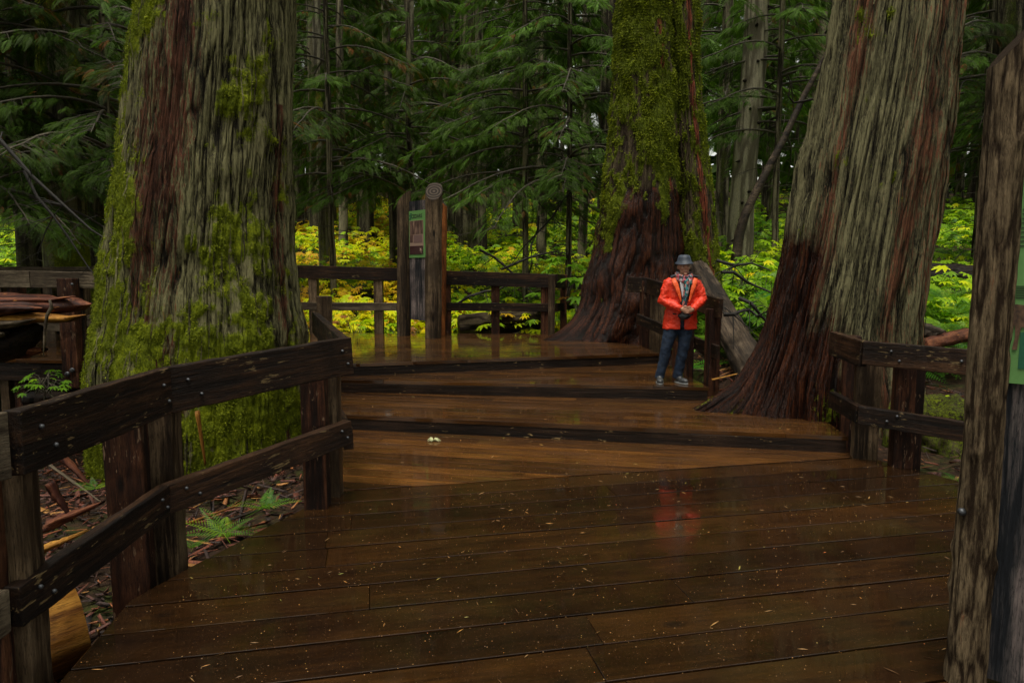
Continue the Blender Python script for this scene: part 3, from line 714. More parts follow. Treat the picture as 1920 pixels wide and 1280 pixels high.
tr2b, V2b, mm2b, _, _ = trunk_mesh('second_stem', prof2b, M_bark2, t2, nth=300, nz=320, seed=15, ztop=18, zbot=.1, masks=m2b, K=34, fis_d=.04, lump=.06, flare=.05)
moss_tufts(t2, V2b, mm2b['moss'], 80000, 9, .018, thr=.42)

# tree 3 : leaning fluted cedar at the right
def m3(m, U, Z, ridge, rng, V01, vm, RR):
    u = uu(U); big = vnoise(U, V01, 9, 26, rng, vm); sm_ = vnoise(U, V01, 34, 40, rng, vm)
    j = (vnoise(U, V01, 30, 12, rng, vm) - .5) * .05
    c = np.interp(Z, [0, 2, 4, 6], [.03, .05, .06, .09])
    m['red'][:] = np.clip(1 - np.abs(u - c + j) / .05 * .4 - .32, 0, 1)
    m['red'][:] = np.maximum(m['red'], np.clip(.64 - np.abs(u + .12 + j) / .02 * .3, 0, 1))
    m['red'][:] = np.maximum(m['red'], np.clip(.55 - np.abs(u - .13 + j) / .05 * .3, 0, 1))
    m['red'][:] = np.maximum(m['red'], .44 * sstep(u, .05, .13))
    m['moss'][:] = np.clip(np.interp(u, [-.3, -.15, -.03, .05, .3], [.3, .30, .34, .2, .22]) + (big - .5) * .2 - .10 + np.clip(.9 - Z, 0, 1) * .2 * (u > -.09), 0, 1)
    m['wet'][:] = np.clip((2.3 - Z) * .5, 0, 1) * sstep(u, .06, -.08)
    m['wet'][:] = np.maximum(m['wet'], np.clip((2.8 - Z) * .8, 0, .7) * sstep(u, -.06, -.13))
t3 = empty('giant_cedar', (3.9, 7.9, 0), 'huge leaning cedar with stringy grey-green bark and a wet buttress root spreading onto the step', 'tree')
prof3 = [(0, 1567, 1803, 7.9), (150, 1541, 1784, 7.9), (280, 1512, 1766, 7.9), (420, 1482, 1746, 7.9), (560, 1452, 1727, 7.9), (640, 1430, 1721, 7.9), (700, 1408, 1722, 7.9), (760, 1395, 1728, 7.9), (880, 1385, 1742, 7.9)]
tr3, V3, mm3, _, _ = trunk_mesh('trunk', prof3, M_bark3, t3, nth=760, nz=440, seed=24, ztop=14, zbot=-.6, masks=m3, K=80, fis_d=.085, strips=1800, lump=.03, flare=.06, fl_h=.6, twist=-.02, vlen=1.4, back=.62,
    roots=[(math.pi + .05, (.15, .30), .62, .30), (-2.45, (.05, .32), .25, .16), (-2.0, (0, .35), .12, .12), (-1.2, (-.1, .5), .10, .2), (0.0, (-.2, .4), .15, .3)])
moss_tufts(t3, V3, mm3['moss'], 12000, 10, .012, thr=.48)

# ------------------------------------------------------------------ foliage generators
def frond_proto(L=.42, pairs=11, wmax=.15, thin=.018, droop=.10, fern=False, rs=1):
    """flat feather-like spray along +X, alternate narrow side branchlets"""
    rng = np.random.default_rng(rs); V = []; F = []
    def zc(x): return -droop * (x / L) ** 2
    V += [(0, -.003, 0), (0, .003, 0), (L, .002, zc(L)), (L, -.002, zc(L))]; F.append((0, 1, 2, 3))
    for i in range(pairs):
        t = (i + .5) / pairs; x = L * t
        ln = wmax * (math.sin(math.pi * min(1, t * .85 + .15)) ** .7) * (1 - .35 * t) * rng.uniform(.8, 1.1)
        if fern: ln = wmax * 1.5 * min(1, 6 * t + .35) * (1 - t) ** .8
        for s in (-1, 1):
            xx = x + (0 if s > 0 else L / pairs * .45); an = R(62 if fern else 48) * s
            dx, dy = math.cos(an), math.sin(an); b = len(V); th = thin * (1.2 - .4 * t)
            dz = -.35 * ln if not fern else -.15 * ln
            V += [(xx, 0, zc(xx)), (xx + dx * ln * .45 - dy * th, dy * ln * .45 + dx * th, zc(xx) + dz * .3),
                  (xx + dx * ln, dy * ln, zc(xx) + dz), (xx + dx * ln * .45 + dy * th, dy * ln * .45 - dx * th, zc(xx) + dz * .3)]
            F.append((b, b + 1, b + 2, b + 3))
    return np.array(V), np.array(F)
def palm_proto(r=1.0):
    tips = [(-2.35, .62), (-1.45, .85), (-.7, .98), (0, 1.08), (.7, .98), (1.45, .85), (2.35, .62)]
    V = [(0, 0, 0)]; ring = []
    for i, (a, l) in enumerate(tips):
        for da, ll in ((-.17, .72), (0, 1.0), (.17, .72)):
            ring.append((l * ll * math.cos(a + da), l * ll * math.sin(a + da), -.22 * (l * ll) ** 2 - (0 if da else .05)))
        if i < 6:
            am = (a + tips[i + 1][0]) / 2; ring.append((.47 * math.cos(am), .47 * math.sin(am), .03))
    ring.append((-.12, 0, .03))
    V += ring; n = len(ring); F = [(0, 1 + i, 1 + (i + 1) % n) for i in range(n)]
    V = np.array(V); V[:, 0] += .15; return V * r, np.array(F)
def instance(P, F, org, mats, hue):
    """P (v,3) F (f,k) org (n,3) mats (n,3,3) hue (n,)"""
    n, v = len(org), len(P)
    W = np.einsum('nij,vj->nvi', mats, P) + org[:, None, :]
    FF = (F[None] + (np.arange(n) * v)[:, None, None]).reshape(-1, F.shape[1])
    return W.reshape(-1, 3), FF, np.repeat(hue, v)
def basis(xd, up):
    xd = xd / np.linalg.norm(xd, axis=1)[:, None]
    y = np.cross(up, xd); y /= np.maximum(np.linalg.norm(y, axis=1), 1e-6)[:, None]
    z = np.cross(xd, y); return np.stack([xd, y, z], 2)
def merge(parts):
    V = []; F = []; H = []; b = 0
    for v, f, h in parts:
        V.append(v); F.append(f + b); H.append(h); b += len(v)
    return np.concatenate(V), np.concatenate(F), np.concatenate(H)
def tubes_np(paths, n=4):
    """paths: list of (pts (k,3), radii (k)) -> verts, quads"""
    V = []; F = []; b = 0
    for pts, rad in paths:
        k = len(pts); d = np.gradient(pts, axis=0); d /= np.maximum(np.linalg.norm(d, axis=1), 1e-6)[:, None]
        ref = np.array([.13, .21, .97]); a = np.cross(d, ref); a /= np.maximum(np.linalg.norm(a, axis=1), 1e-6)[:, None]; c = np.cross(d, a)
        ang = np.arange(n) / n * 2 * np.pi
        ring = pts[:, None] + rad[:, None, None] * (a[:, None] * np.cos(ang)[None, :, None] + c[:, None] * np.sin(ang)[None, :, None])
        V.append(ring.reshape(-1, 3)); ids = b + np.arange(k * n).reshape(k, n); nx_ = np.roll(ids, -1, 1)
        F.append(np.stack([ids[:-1].ravel(), nx_[:-1].ravel(), nx_[1:].ravel(), ids[1:].ravel()], 1)); b += k * n
    return np.concatenate(V), np.concatenate(F)
FR_HI = frond_proto(.32, 12, .115, .0065, .10); FR_LO = frond_proto(.50, 9, .17, .013, .16)
def crown_data(seed, H, z0, L0, nb, hi=False, spr=22, dead=14, r0=.15, az=None, bias=None):
    """conifer crown with drooping boughs. returns leaf arrays, bough tubes"""
    rng = np.random.default_rng(seed); org = []; dirs = []; ups = []; hues = []; paths = []
    for i in range(nb):
        t = (i + rng.random()) / nb; z = z0 + (H - z0) * t ** 1.15
        L = L0 * (1 - t) ** .8 * rng.uniform(.7, 1.15) + .5; a = rng.uniform(0, 2 * np.pi) if az is None else rng.uniform(*az)
        s = np.linspace(0, 1, 9); dr = rng.uniform(.35, .6) * L
        wob = rng.normal(0, .04 * L, 2)
        out = s * L; hz = z + .15 * L * np.sin(s * 1.6) - dr * s ** 1.7 + .10 * L * np.clip(s - .75, 0, 1) * 2
        px = np.cos(a) * out - np.sin(a) * (wob[0] * np.sin(s * 3)); py = np.sin(a) * out + np.cos(a) * (wob[0] * np.sin(s * 3))
        pts = np.stack([px, py, hz], 1); rad = .011 * L * (1 - s) ** .8 + .004
        paths.append((pts, rad)); base_h = rng.normal(.45, .12)
        ns = int(spr * (.5 + L / L0))
        q = rng.uniform(.18, 1.0, ns) ** .8
        bx = np.stack([np.interp(q, s, pts[:, k]) for k in range(3)], 1)
        side = rng.choice([-1, 1], ns); bd = np.array([np.cos(a), np.sin(a), 0]); sd = np.array([-np.sin(a), np.cos(a), 0])
        fan = rng.uniform(.3, 1.15, ns)
        d = bd * np.cos(fan)[:, None] + sd * (np.sin(fan) * side)[:, None] + np.array([0, 0, 1]) * rng.uniform(-.95, -.1, ns)[:, None]
        # secondary twig offset
        off = rng.uniform(0, .34, ns)[:, None] * L * (1 - q * .6)[:, None]; d0 = bd * .5 + sd * side[:, None]
        o = bx + d0 * off * .8 + np.array([0, 0, -1]) * off * .4
        org.append(o); dirs.append(d); u = rng.normal(0, .35, (ns, 3)); u[:, 2] += 1; ups.append(u)
        hues.append(np.clip(base_h + rng.normal(0, .13, ns), .1, 1) * np.where(rng.random(ns) < .03, .0, 1))
        for j in range(0, ns, 5):
            if off[j] > .1: paths.append((np.stack([bx[j], (bx[j] + o[j]) / 2 + [0, 0, .02], o[j]]), np.array([.006, .004, .003])))
    org = np.concatenate(org); dirs = np.concatenate(dirs); ups = np.concatenate(ups); hues = np.concatenate(hues)
    n = len(org); B = basis(dirs, ups) * rng.uniform(.5, 1.15, n)[:, None, None]
    P, F = FR_HI if hi else FR_LO
    leaf = instance(P, F, org, B, hues)
    for i in range(dead):                       # bare dead boughs on the lower trunk
        z = rng.uniform(.8, z0 + 2); a = rng.uniform(0, 2 * np.pi); L = rng.uniform(.6, 2.4); s = np.linspace(0, 1, 7)
        pts = np.stack([np.cos(a) * s * L, np.sin(a) * s * L + rng.normal(0, .2) * s ** 2, z + .1 * s - rng.uniform(.1, .5) * L * s ** 2], 1)
        paths.append((pts, .014 * (1 - s * .8)))
        for k in range(4):
            q = rng.integers(2, 6); d = np.array([np.cos(a + rng.normal(0, .9)), np.sin(a + rng.normal(0, .9)), rng.normal(-.3, .3)]) * rng.uniform(.2, .6)
            paths.append((np.stack([pts[q], pts[q] + d * .5 + [0, 0, .02], pts[q] + d]), np.array([.006, .004, .002])))
    return leaf, tubes_np(paths)
def plain_trunk(name, r, H, seed, mat, parent=None, lean=(0, 0), nth=40, nz=60, z0=-.8, taper=.55, bend=.25, moss=.3):
    rng = np.random.default_rng(seed); z = z0 + (H - z0) * np.linspace(0, 1, nz) ** 1.6; u = np.arange(nth) / nth; U, Z = np.meshgrid(u, z)
    V01 = Z - z0; vm = H - z0
    k = max(10, int(r * 60)); n1 = vnoise(U, V01, k, int(vm / .8), rng, vm); rid = np.clip(np.abs(2 * n1 - 1) * 1.6, 0, 1)
    rr = r * (1 - taper * V01 / vm) * (1 + .45 * np.exp(-(Z - 0).clip(0) / .5) * (vnoise(U, V01 * 0, 5, 2, rng, 1))) + .012 * rid + (vnoise(U, V01, 8, int(vm / .6), rng, vm) - .5) * .04 * min(1, r * 3)
    bx = lean[0] * Z + bend * r * (vnoise(U * 0, V01, 3, 8, rng, vm) - .5) * 2; by = lean[1] * Z
    th = U * 2 * np.pi
    V = np.stack([(bx + rr * np.cos(th)).ravel(), (by + rr * np.sin(th)).ravel(), Z.ravel()], 1)
    ids = np.arange(nz * nth).reshape(nz, nth); nn = np.roll(ids, -1, 1)
    F = np.stack([ids[:-1].ravel(), nn[:-1].ravel(), nn[1:].ravel(), ids[1:].ravel()], 1)
    ms = np.clip(moss + (vnoise(U, V01, 6, int(vm), rng, vm) - .5) * .6, 0, 1)
    return np_mesh(name, V, F, mat, parent, dict(moss=ms.ravel(), red=np.zeros(V.shape[0]), wet=np.zeros(V.shape[0]), fis=rid.ravel()))

# shared crown variants
CR = {}
def crown_variant(key, *a, **k):
    leaf, tb = crown_data(*a, **k)
    o = np_mesh('crown', leaf[0], leaf[1], M_cedar, None, dict(hue=leaf[2]), smooth=False)
    p = np_mesh('boughs', tb[0], tb[1], M_twig, None)
    CR[key] = (o.data, p.data); bpy.data.objects.remove(o); bpy.data.objects.remove(p)
crown_variant('far0', 101, 22, 5.2, 3.4, 66, spr=30)
crown_variant('far1', 102, 25, 6.2, 3.8, 70, spr=30)
crown_variant('far2', 103, 20, 4.8, 3.0, 62, spr=28)
crown_variant('mid0', 111, 22, 3.9, 3.7, 90, hi=True, spr=84, dead=20)
crown_variant('mid1', 112, 24, 4.5, 4.0, 90, hi=True, spr=84, dead=20)
crown_variant('yng0', 121, 11.5, 3.7, 3.4, 52, hi=True, spr=90, dead=14)
crown_variant('yng1', 122, 12.5, 4.0, 3.6, 56, hi=True, spr=90, dead=14)
def tree(px, py, w, label, crown=None, Y=None, lean=(0, 0), mat=None, H=24, seed=0, group=None, sc_=1.0, rot=0, z=None, name='cedar_tree', moss=.3, taper=.5, nth=40, nz=60, knots=0, bend=.25):
    if Y is None: p = ground_hit(px, py)
    else: p = at(px, py, Y=Y); p.z = ghv(p.x, p.y)
    if z is not None: p.z = z
    t = empty(name, p, label, 'tree', group)
    plain_trunk('trunk', w * p.y / 1280 / 2, H, seed, mat or M_barkd, t, lean, moss=moss, taper=taper, nth=nth, nz=nz, bend=bend)
    rk = random.Random(seed); r0 = w * p.y / 1280 / 2
    for q in range(knots):
        z_ = rk.uniform(.8, 7.5); a_ = rk.uniform(-2.6, -.5); r_ = r0 * (1 - taper * z_ / H) * .97; c_ = Vector((lean[0] * z_ + r_ * math.cos(a_), r_ * math.sin(a_), z_))
        mk = MB(); d_ = Vector((math.cos(a_), math.sin(a_), rk.uniform(-.4, .2))); mk.tube([c_ - d_ * .03, c_ + d_ * .05, c_ + d_ * rk.uniform(.08, .2)], [.05, .035, .012], 8); mk.build('knot', M_darkknot, t, True)
    if crown: add_crown(t, crown, sc_, rot)
    return t
def add_crown(t, crown, s=1.0, rot=0):
    for nm, d in (('crown', CR[crown][0]), ('boughs', CR[crown][1])):
        o = link(bpy.data.objects.new(nm, d), t); o.scale = (s, s, s); o.rotation_euler = (0, 0, rot)

# trees that can be told apart
tree(62, 480, 50, 'dark upright cedar trunk at the far left, left of the grey mossy trunk', 'mid0', Y=15.5, seed=31, rot=1.0)
tree(135, 505, 78, 'grey mossy cedar trunk at the left edge of the wood, behind the far left railing', 'mid1', Y=15, seed=32, mat=M_barkg, rot=2.5, moss=.46)
tree(182, 490, 42, 'dark trunk just left of the huge mossy cedar, close behind the grey trunk', 'far0', Y=17, seed=33, rot=.3)
tree(236, 415, 30, 'thin grey trunk far back between the dark trunk and the huge mossy cedar', 'far1', seed=34)
tree(560, 440, 30, 'dark trunk showing just right of the huge mossy cedar', 'far0', seed=35, rot=4)
tree(651, 400, 22, 'slim dark trunk far up the slope, left of the paired trunks', 'far1', seed=36, rot=1)
tree(678, 462, 15, 'left stem of the two thin paired trunks left of the sign kiosk', 'far2', seed=37, rot=2)
tree(694, 466, 15, 'right stem of the two thin paired trunks left of the sign kiosk', None, seed=38, H=14)
tree(877, 500, 42, 'stout fluted trunk standing behind the back railing, right of the sign kiosk', 'mid1', seed=39, mat=M_barkd, rot=5, moss=.38)
tree(842, 470, 18, 'thin dark trunk between the sign kiosk and the stout fluted trunk', 'far2', seed=40, rot=2)
tree(921, 412, 20, 'dim slender trunk up the slope, right of the stout fluted trunk', 'far0', seed=41, rot=.7)
tree(951, 404, 22, 'pale grey bare trunk up the slope near the middle of the wood', None, seed=42, mat=M_barkp, H=26, lean=(.012, 0), moss=.1)
tree(1008, 415, 22, 'dark trunk up the slope behind the shrubs, left of a thinner pale one', 'far1', seed=43, rot=3, sc_=.5)
tree(1042, 408, 12, 'thin pale trunk up the slope left of the double-trunked cedar', 'far2', seed=44, mat=M_barkg, rot=4, sc_=.5)
tree(1138, 470, 34, 'dark trunk half hidden at the left side of the double-trunked cedar', 'far1', Y=20, seed=45, rot=2)
tree(1385, 495, 45, 'straight grey trunk with small knots between the double-trunked and the leaning cedar', None, Y=19.5, seed=46, mat=M_barkp, H=26, lean=(.034, 0), moss=.2, taper=.35, nth=120, nz=240, knots=14, bend=.15)
tree(1352, 480, 22, 'dark trunk in the shade right of the double-trunked cedar', 'far0', Y=25, seed=47, rot=4)
tree(1760, 392, 30, 'dim trunk up the slope just right of the leaning cedar', 'far1', seed=48, rot=1)
tree(1796, 386, 16, 'slender dark trunk up the slope left of the near sign post', 'far2', seed=49, rot=2)
tree(1862, 470, 54, 'dark trunk at the top right, behind the near sign post', 'mid0', Y=17, seed=50, rot=2)
# younger cedars whose boughs hang over the clearing
tree(985, 440, 12, 'young cedar with feathery boughs hanging low over the middle of the clearing', 'yng0', Y=18.2, seed=51, rot=2.2, H=12, sc_=.95)
tree(622, 440, 12, 'young cedar with feathery boughs hanging left of the sign kiosk', 'yng1', Y=19.0, seed=52, rot=.4, H=12, sc_=.95)
tree(1066, 440, 11, 'young cedar with boughs brushing the left side of the double-trunked cedar', 'yng1', Y=17.4, seed=53, rot=4.2, H=12, sc_=.95)
tree(770, 430, 12, 'young cedar with dense boughs directly above the sign kiosk', 'yng0', Y=20.5, seed=54, rot=5.0, H=12, sc_=.95)
tree(1452, 440, 12, 'young cedar with dark boughs between the straight grey trunk and the leaning cedar', 'yng1', Y=19, seed=55, rot=1.2, H=12, sc_=.95)
tree(1830, 440, 12, 'young cedar with boughs filling the gap left of the near sign post', 'yng0', Y=19, seed=56, rot=3.3, H=12, sc_=.95)
tree(215, 440, 12, 'young cedar with dark boughs left of the huge mossy cedar', 'yng1', Y=13.2, seed=57, rot=3.9, H=12, sc_=.95)
tree(-20, 440, 14, 'young cedar with dark boughs at the left edge of the view', 'yng0', Y=12.6, seed=58, rot=.9, H=12, sc_=.95)

# dense stand behind
rng = np.random.default_rng(77); protos = []
for k, key in enumerate(('far0', 'far1', 'far2')):
    t = empty('cedar_tree', (0, 60, 10), 'dark cedar of the dense stand closing in all round the clearing', 'tree', 'cedars of the dense stand around the clearing')
    plain_trunk('trunk', .26 + .05 * k, 24, 200 + k, M_barkd, t, nth=14, nz=14); add_crown(t, key); protos.append(t)
cnt = 0; used = []
for i in range(2000):
    if cnt >= 120: break
    Yp = rng.uniform(30, 74); xp = rng.uniform(-1, 1) * (Yp * .86 + 3)
    if any((xp - a) ** 2 + (Yp - b) ** 2 < 7.5 for a, b in used): continue
    pxs = 960 + xp / Yp * 1280
    if Yp < 32 and abs(pxs - 950) < 60: continue
    used.append((xp, Yp)); s = rng.uniform(.85, 1.35)
    if 1015 < pxs < 1105: s *= .5
    t = protos[cnt % 3] if cnt < 3 else copy_tree(protos[cnt % 3])
    t.location = (xp, Yp, ghv(xp, Yp)); t.rotation_euler = (0, 0, rng.uniform(0, 6.28)); t.scale = (s, s, s); cnt += 1

# slim bare trunks standing between them
pt = []
for k in range(26):
    Yp = 21 + 1.2 * k + rng.uniform(0, 1); pxx = [610, 735, 1090, 1010, 780, 905, 640, 1330, 985, 820, 1440, 700, 300, 1120, 590, 860, 1060, 930, 20, 1470, 1850, 750, 1300, 1730, 960, 660][k] + rng.uniform(-12, 12)
    xp = (pxx - 960) / 1280 * Yp; t = empty('slim_trunk', (xp, Yp, ghv(xp, Yp)), 'slim straight trunk among the receding stems of the wood', 'tree', 'slim receding trunks')
    plain_trunk('trunk', rng.uniform(.11, .2), 24, 300 + k, M_barkg if k % 4 == 0 else M_barkd, t, (rng.normal(0, .01), 0), nth=18, nz=40)

# the stand carried on unseen behind the viewpoint, added to darken the frontal light
for k, (x, y) in enumerate([(-9, -3), (-6, -7), (-2, -9), (3, -8), (7, -5), (10, -1), (-11, 2), (12, 4), (-13, 6), (0, -14), (-7, -13), (8, -12), (14, 9), (-4.5, -4.5)]):
    t = copy_tree(protos[k % 3]); t.location = (x, y, ghv(x, y)); t.rotation_euler = (0, 0, k * 1.3); t.scale = (1.1, 1.1, 1.1)

# far-off wood: dense mass of foliage closing the horizon
def far_wood():
    rng = np.random.default_rng(5); n = 16000
    a = rng.uniform(-.95, .95, n); d = rng.uniform(74, 92, n); x = np.sin(a) * d * 1.05; y = np.cos(a) * d * .6 + 40
    z = rng.uniform(-1, 46, n) ** 1.0
    z = gh(x, y) + np.abs(z)
    P = np.array([(-1, 0, .2), (-.2, .5, -.3), (1, 0, -.6), (.1, -.5, -.2)]) ; F = np.array([(0, 1, 2, 3)])
    dirs = rng.normal(0, 1, (n, 3)); ups = rng.normal(0, 1, (n, 3)); B = basis(dirs, ups) * rng.uniform(.8, 2.0, n)[:, None, None]
    v, f, h = instance(P, F, np.stack([x, y, z], 1), B, np.clip(rng.normal(.35, .15, n), .1, 1))
    tag(np_mesh('distant_wood', v, f, M_cedar, None, dict(hue=h), smooth=False), 'dark distant conifer wood closing off the view on the slope', 'wood', None, 'stuff')
far_wood()

# ------------------------------------------------------------------ understory
PALM = palm_proto()
def shrub_arrays(rng, p, n_leaf, h, rad, size, hue_m, hue_s=.16):
    """one broad-leaved plant: leaves in flat tiers on petioles"""
    a = rng.uniform(0, 2 * np.pi, n_leaf); rr = rad * np.sqrt(rng.random(n_leaf)); zz = h * (1 - .45 * (rr / rad) ** 2) * rng.uniform(.75, 1.05, n_leaf)
    org = np.stack([p[0] + rr * np.cos(a), p[1] + rr * np.sin(a), p[2] + zz], 1)
    d = np.stack([np.cos(a), np.sin(a), rng.uniform(-.45, .1, n_leaf)], 1); up = rng.normal(0, .22, (n_leaf, 3)); up[:, 2] += 1; up[:, 1] -= .25
    B = basis(d, up) * (size * rng.uniform(.6, 1.2, n_leaf))[:, None, None]
    hue = np.clip(rng.normal(hue_m, hue_s, n_leaf), 0, .98); hue = np.where(rng.random(n_leaf) < .02, 1, hue)
    L = instance(PALM[0], PALM[1], org, B, hue)
    paths = []
    for i in range(n_leaf):
        b = np.array([p[0] + rng.normal(0, .04), p[1] + rng.normal(0, .04), p[2] + h * .45])
        paths.append((np.stack([b, (b + org[i]) / 2 + [0, 0, .08], org[i]]), np.array([.007, .005, .003])))
    for k in range(2): paths.append((np.array([[p[0] + .1 * k, p[1], p[2] - .2], [p[0] + rng.normal(0, .06), p[1], p[2] + h * .25], [p[0], p[1], p[2] + h * .5]]), np.array([.016, .013, .01])))
    return L, paths
def hue_at(x, y):
    px = 960 + x / y * 1280
    m = np.interp(px, [0, 250, 560, 740, 900, 1100, 1350, 1500, 1740, 1920], [.45, .5, .84, .72, .50, .40, .42, .38, .34, .40])
    return m + (float(pnoise(x, y, 1.7)) - .5) * .55 + np.interp(y, [14, 22, 45], [.02, 0, -.02])
# plants one can tell apart as plants: near row behind the back railing
rng = np.random.default_rng(31)
near_spots = []
for i in range(46):
    x = -7.5 + i * .32 + rng.normal(0, .12) if i < 34 else 3.9 + (i - 34) * .42; y = 14.75 + rng.uniform(0, 1.5) if i < 34 else rng.uniform(12, 15.5)
    near_spots.append((x, y))
for x, y in near_spots:
    if 1.2 < x < 3.9: continue
    z = ghv(x, y); h = rng.uniform(.95, 1.35)
    s = empty('broadleaf_shrub', (x, y, z), 'yellow and green broad-leaved shrub in the row directly behind the back railing', 'shrub', 'broad-leaved shrubs directly behind the back railing')
    L, paths = shrub_arrays(rng, (0, 0, 0), rng.integers(22, 30), h, .62, .21, hue_at(x, y))
    np_mesh('leaves', L[0], L[1], M_club, s, dict(hue=L[2]), smooth=False); tv, tf = tubes_np(paths); np_mesh('stems', tv, tf, M_twig, s)
    # lower leaves fill down to the ground
    L2, _ = shrub_arrays(rng, (0, 0, 0), 14, h * .55, .6, .16, hue_at(x, y) - .15)
    np_mesh('low_leaves', L2[0], L2[1], M_club, s, dict(hue=L2[2]), smooth=False)
# single plants
def solo_shrub(px, py_top, Y, h, rad, size, hue, n, label, seed):
    rng = np.random.default_rng(seed); p = at(px, py_top, Y=Y); z = p.z - h
    s = empty('broadleaf_shrub', (p.x, p.y, z), label, 'shrub')
    L, paths = shrub_arrays(rng, (0, 0, 0), n, h, rad, size, hue, .1)
    np_mesh('leaves', L[0], L[1], M_club, s, dict(hue=L[2]), smooth=False); tv, tf = tubes_np(paths); np_mesh('stems', tv, tf, M_twig, s)
solo_shrub(1062, 470, 14.3, 1.9, .60, .30, .25, 16, 'tall fresh green big-leaved shrub just left of the double-trunked cedar', 1)
solo_shrub(1085, 520, 14.2, 1.4, .4, .24, .35, 9, 'smaller green shrub tucked against the left root of the double-trunked cedar', 2)
solo_shrub(82, 690, 7.6, .5, .26, .07, .16, 30, 'small green shrub on the ground below the far left platform', 3)
solo_shrub(35, 765, 6.9, .3, .3, .07, .22, 26, 'low green plant at the left edge above the foreground railing', 4)
solo_shrub(165, 760, 7.4, .3, .4, .06, .20, 26, 'low green plant beside the foot of the huge mossy cedar', 5)
solo_shrub(1795, 740, 7.2, .35, .25, .12, .62, 10, 'yellowish leafy plant under the right railing near the sign post', 6)
solo_shrub(1748, 765, 7.3, .22, .25, .08, .2, 14, 'small green plant under the right railing by the leaning cedar', 7)
solo_shrub(1396, 500, 13.0, .9, .4, .16, .3, 16, 'green leafy shrub between the fallen log and the straight grey trunk', 8)

# the rest of the undergrowth, one mass up the slope
def undergrowth():
    rng = np.random.default_rng(41); parts = []; n = 0
    pts = []
    for i in range(5200):
        y = 15.8 + 40 * rng.random() ** 1.5; x = rng.uniform(-1, 1) * (y * .82 + 1)
        if x > 3.9 and rng.random() < .5: y = rng.uniform(10.8, 17)
        if y < 15.8 and x < 3.9: continue
        pts.append((x, y))
    P = np.array(pts); Z = gh(P[:, 0], P[:, 1]); org = []; D = []; H = []; S = []
    for (x, y), z in zip(P, Z):
        k = int(rng.integers(6, 10)) if y < 30 else 5; hm = hue_at(x, y) + rng.normal(0, .08); h = rng.uniform(.5, 1.15) * (1 + .25 * (y > 20)); sz = rng.uniform(.16, .24) * (1 if y < 30 else 1.5)
        a = rng.uniform(0, 6.283, k); r_ = rng.uniform(.1, .6, k)
        org.append(np.stack([x + r_ * np.cos(a), y + r_ * np.sin(a), z + h * (1 - .5 * r_) * rng.uniform(.7, 1.05, k)], 1))
        D.append(np.stack([np.cos(a), np.sin(a), rng.uniform(-.5, .1, k)], 1)); H.append(np.clip(rng.normal(hm, .13, k), 0, .98)); S.append(np.full(k, sz) * rng.uniform(.6, 1.2, k))
    org = np.concatenate(org); D = np.concatenate(D); H = np.concatenate(H); S = np.concatenate(S); n = len(org)
    up = rng.normal(0, .25, (n, 3)); up[:, 2] += 1; up[:, 1] -= .3
    v, f, h = instance(PALM[0], PALM[1], org, basis(D, up) * S[:, None, None], H)
    tag(np_mesh('undergrowth', v, f, M_club, None, dict(hue=h), smooth=False), 'dense yellow and green leafy undergrowth covering the slope under the trees', 'undergrowth', None, 'stuff')
undergrowth()
def ferny():
    rng = np.random.default_rng(43); n = 9000; y = 15 + 22 * rng.random(n) ** 1.4; x = rng.uniform(-1, 1, n) * (y * .82 + 1)
    k = rng.random(n) < .3; x = np.where(k, rng.uniform(3.0, 11, n), x); y = np.where(k, rng.uniform(9.5, 17, n), y)
    ok = (pnoise(x, y, 1.3) > .45) & ((y > 15) | (x > 3)); x, y = x[ok], y[ok]; n = len(x); a = rng.uniform(0, 6.283, n)
    cxy = pnoise(x * 3, y * 3, 1.1); z = gh(x, y) + .1 + .75 * rng.random(n) * np.clip(cxy * 1.6, .2, 1)
    P, F = frond_proto(.42, 10, .14, .014, .16, fern=True, rs=4)
    D = np.stack([np.cos(a), np.sin(a), rng.uniform(-.3, .6, n)], 1); up = rng.normal(0, .25, (n, 3)); up[:, 2] += 1; up[:, 1] -= .3
    v_, f_, h_ = instance(P, F, np.stack([x, y, z], 1), basis(D, up) * rng.uniform(.6, 1.4, n)[:, None, None], rng.random(n))
    tag(np_mesh('fern_undergrowth', v_, f_, M_fern, None, dict(hue=h_), smooth=False), 'green ferny plants mixed into the undergrowth on the slope', 'undergrowth', None, 'stuff')
ferny()

# ferns
FERN = frond_proto(.40, 15, .085, .0052, .15, fern=True)
def fern(px, py, Y, size, n, label, seed, z=None):
    rng = np.random.default_rng(seed); p = at(px, py, Y=Y)
    s = empty('fern', p, label, 'fern'); a = rng.uniform(0, 6.283, n)
    for i in range(n):
        d = np.array([[np.cos(a[i]), np.sin(a[i]), rng.uniform(.25, .95)]]); L = instance(FERN[0], FERN[1], np.array([[0, 0, .02]]), basis(d, np.array([[0, -.35, 1]])) * size * rng.uniform(.7, 1.1), np.array([rng.random()]))
        np_mesh('frond', L[0], L[1], M_fern, s, dict(hue=L[2]), smooth=False)
fern(420, 1005, 4.75, .78, 9, 'bright green fern on the ground beside the deck edge, under the foreground railing', 1)
fern(497, 955, 5.2, .62, 9, 'smaller bright fern further up the deck edge, under the foreground railing', 2)
fern(362, 1030, 4.55, .35, 6, 'tiny fern beside the middle posts of the foreground railing', 3)
fern(178, 920, 5.0, .35, 6, 'tiny fern among the red wood chips at the foot of the huge mossy cedar', 4)
fern(1795, 905, 5.9, .4, 8, 'small fern at the right deck edge beneath the right railing', 5)
fern(1765, 780, 7.0, .5, 9, 'green fern on the mossy ground behind the right railing', 6)
fern(1440, 590, 11.5, .9, 12, 'green fern behind the fallen log, left of the leaning cedar', 7)
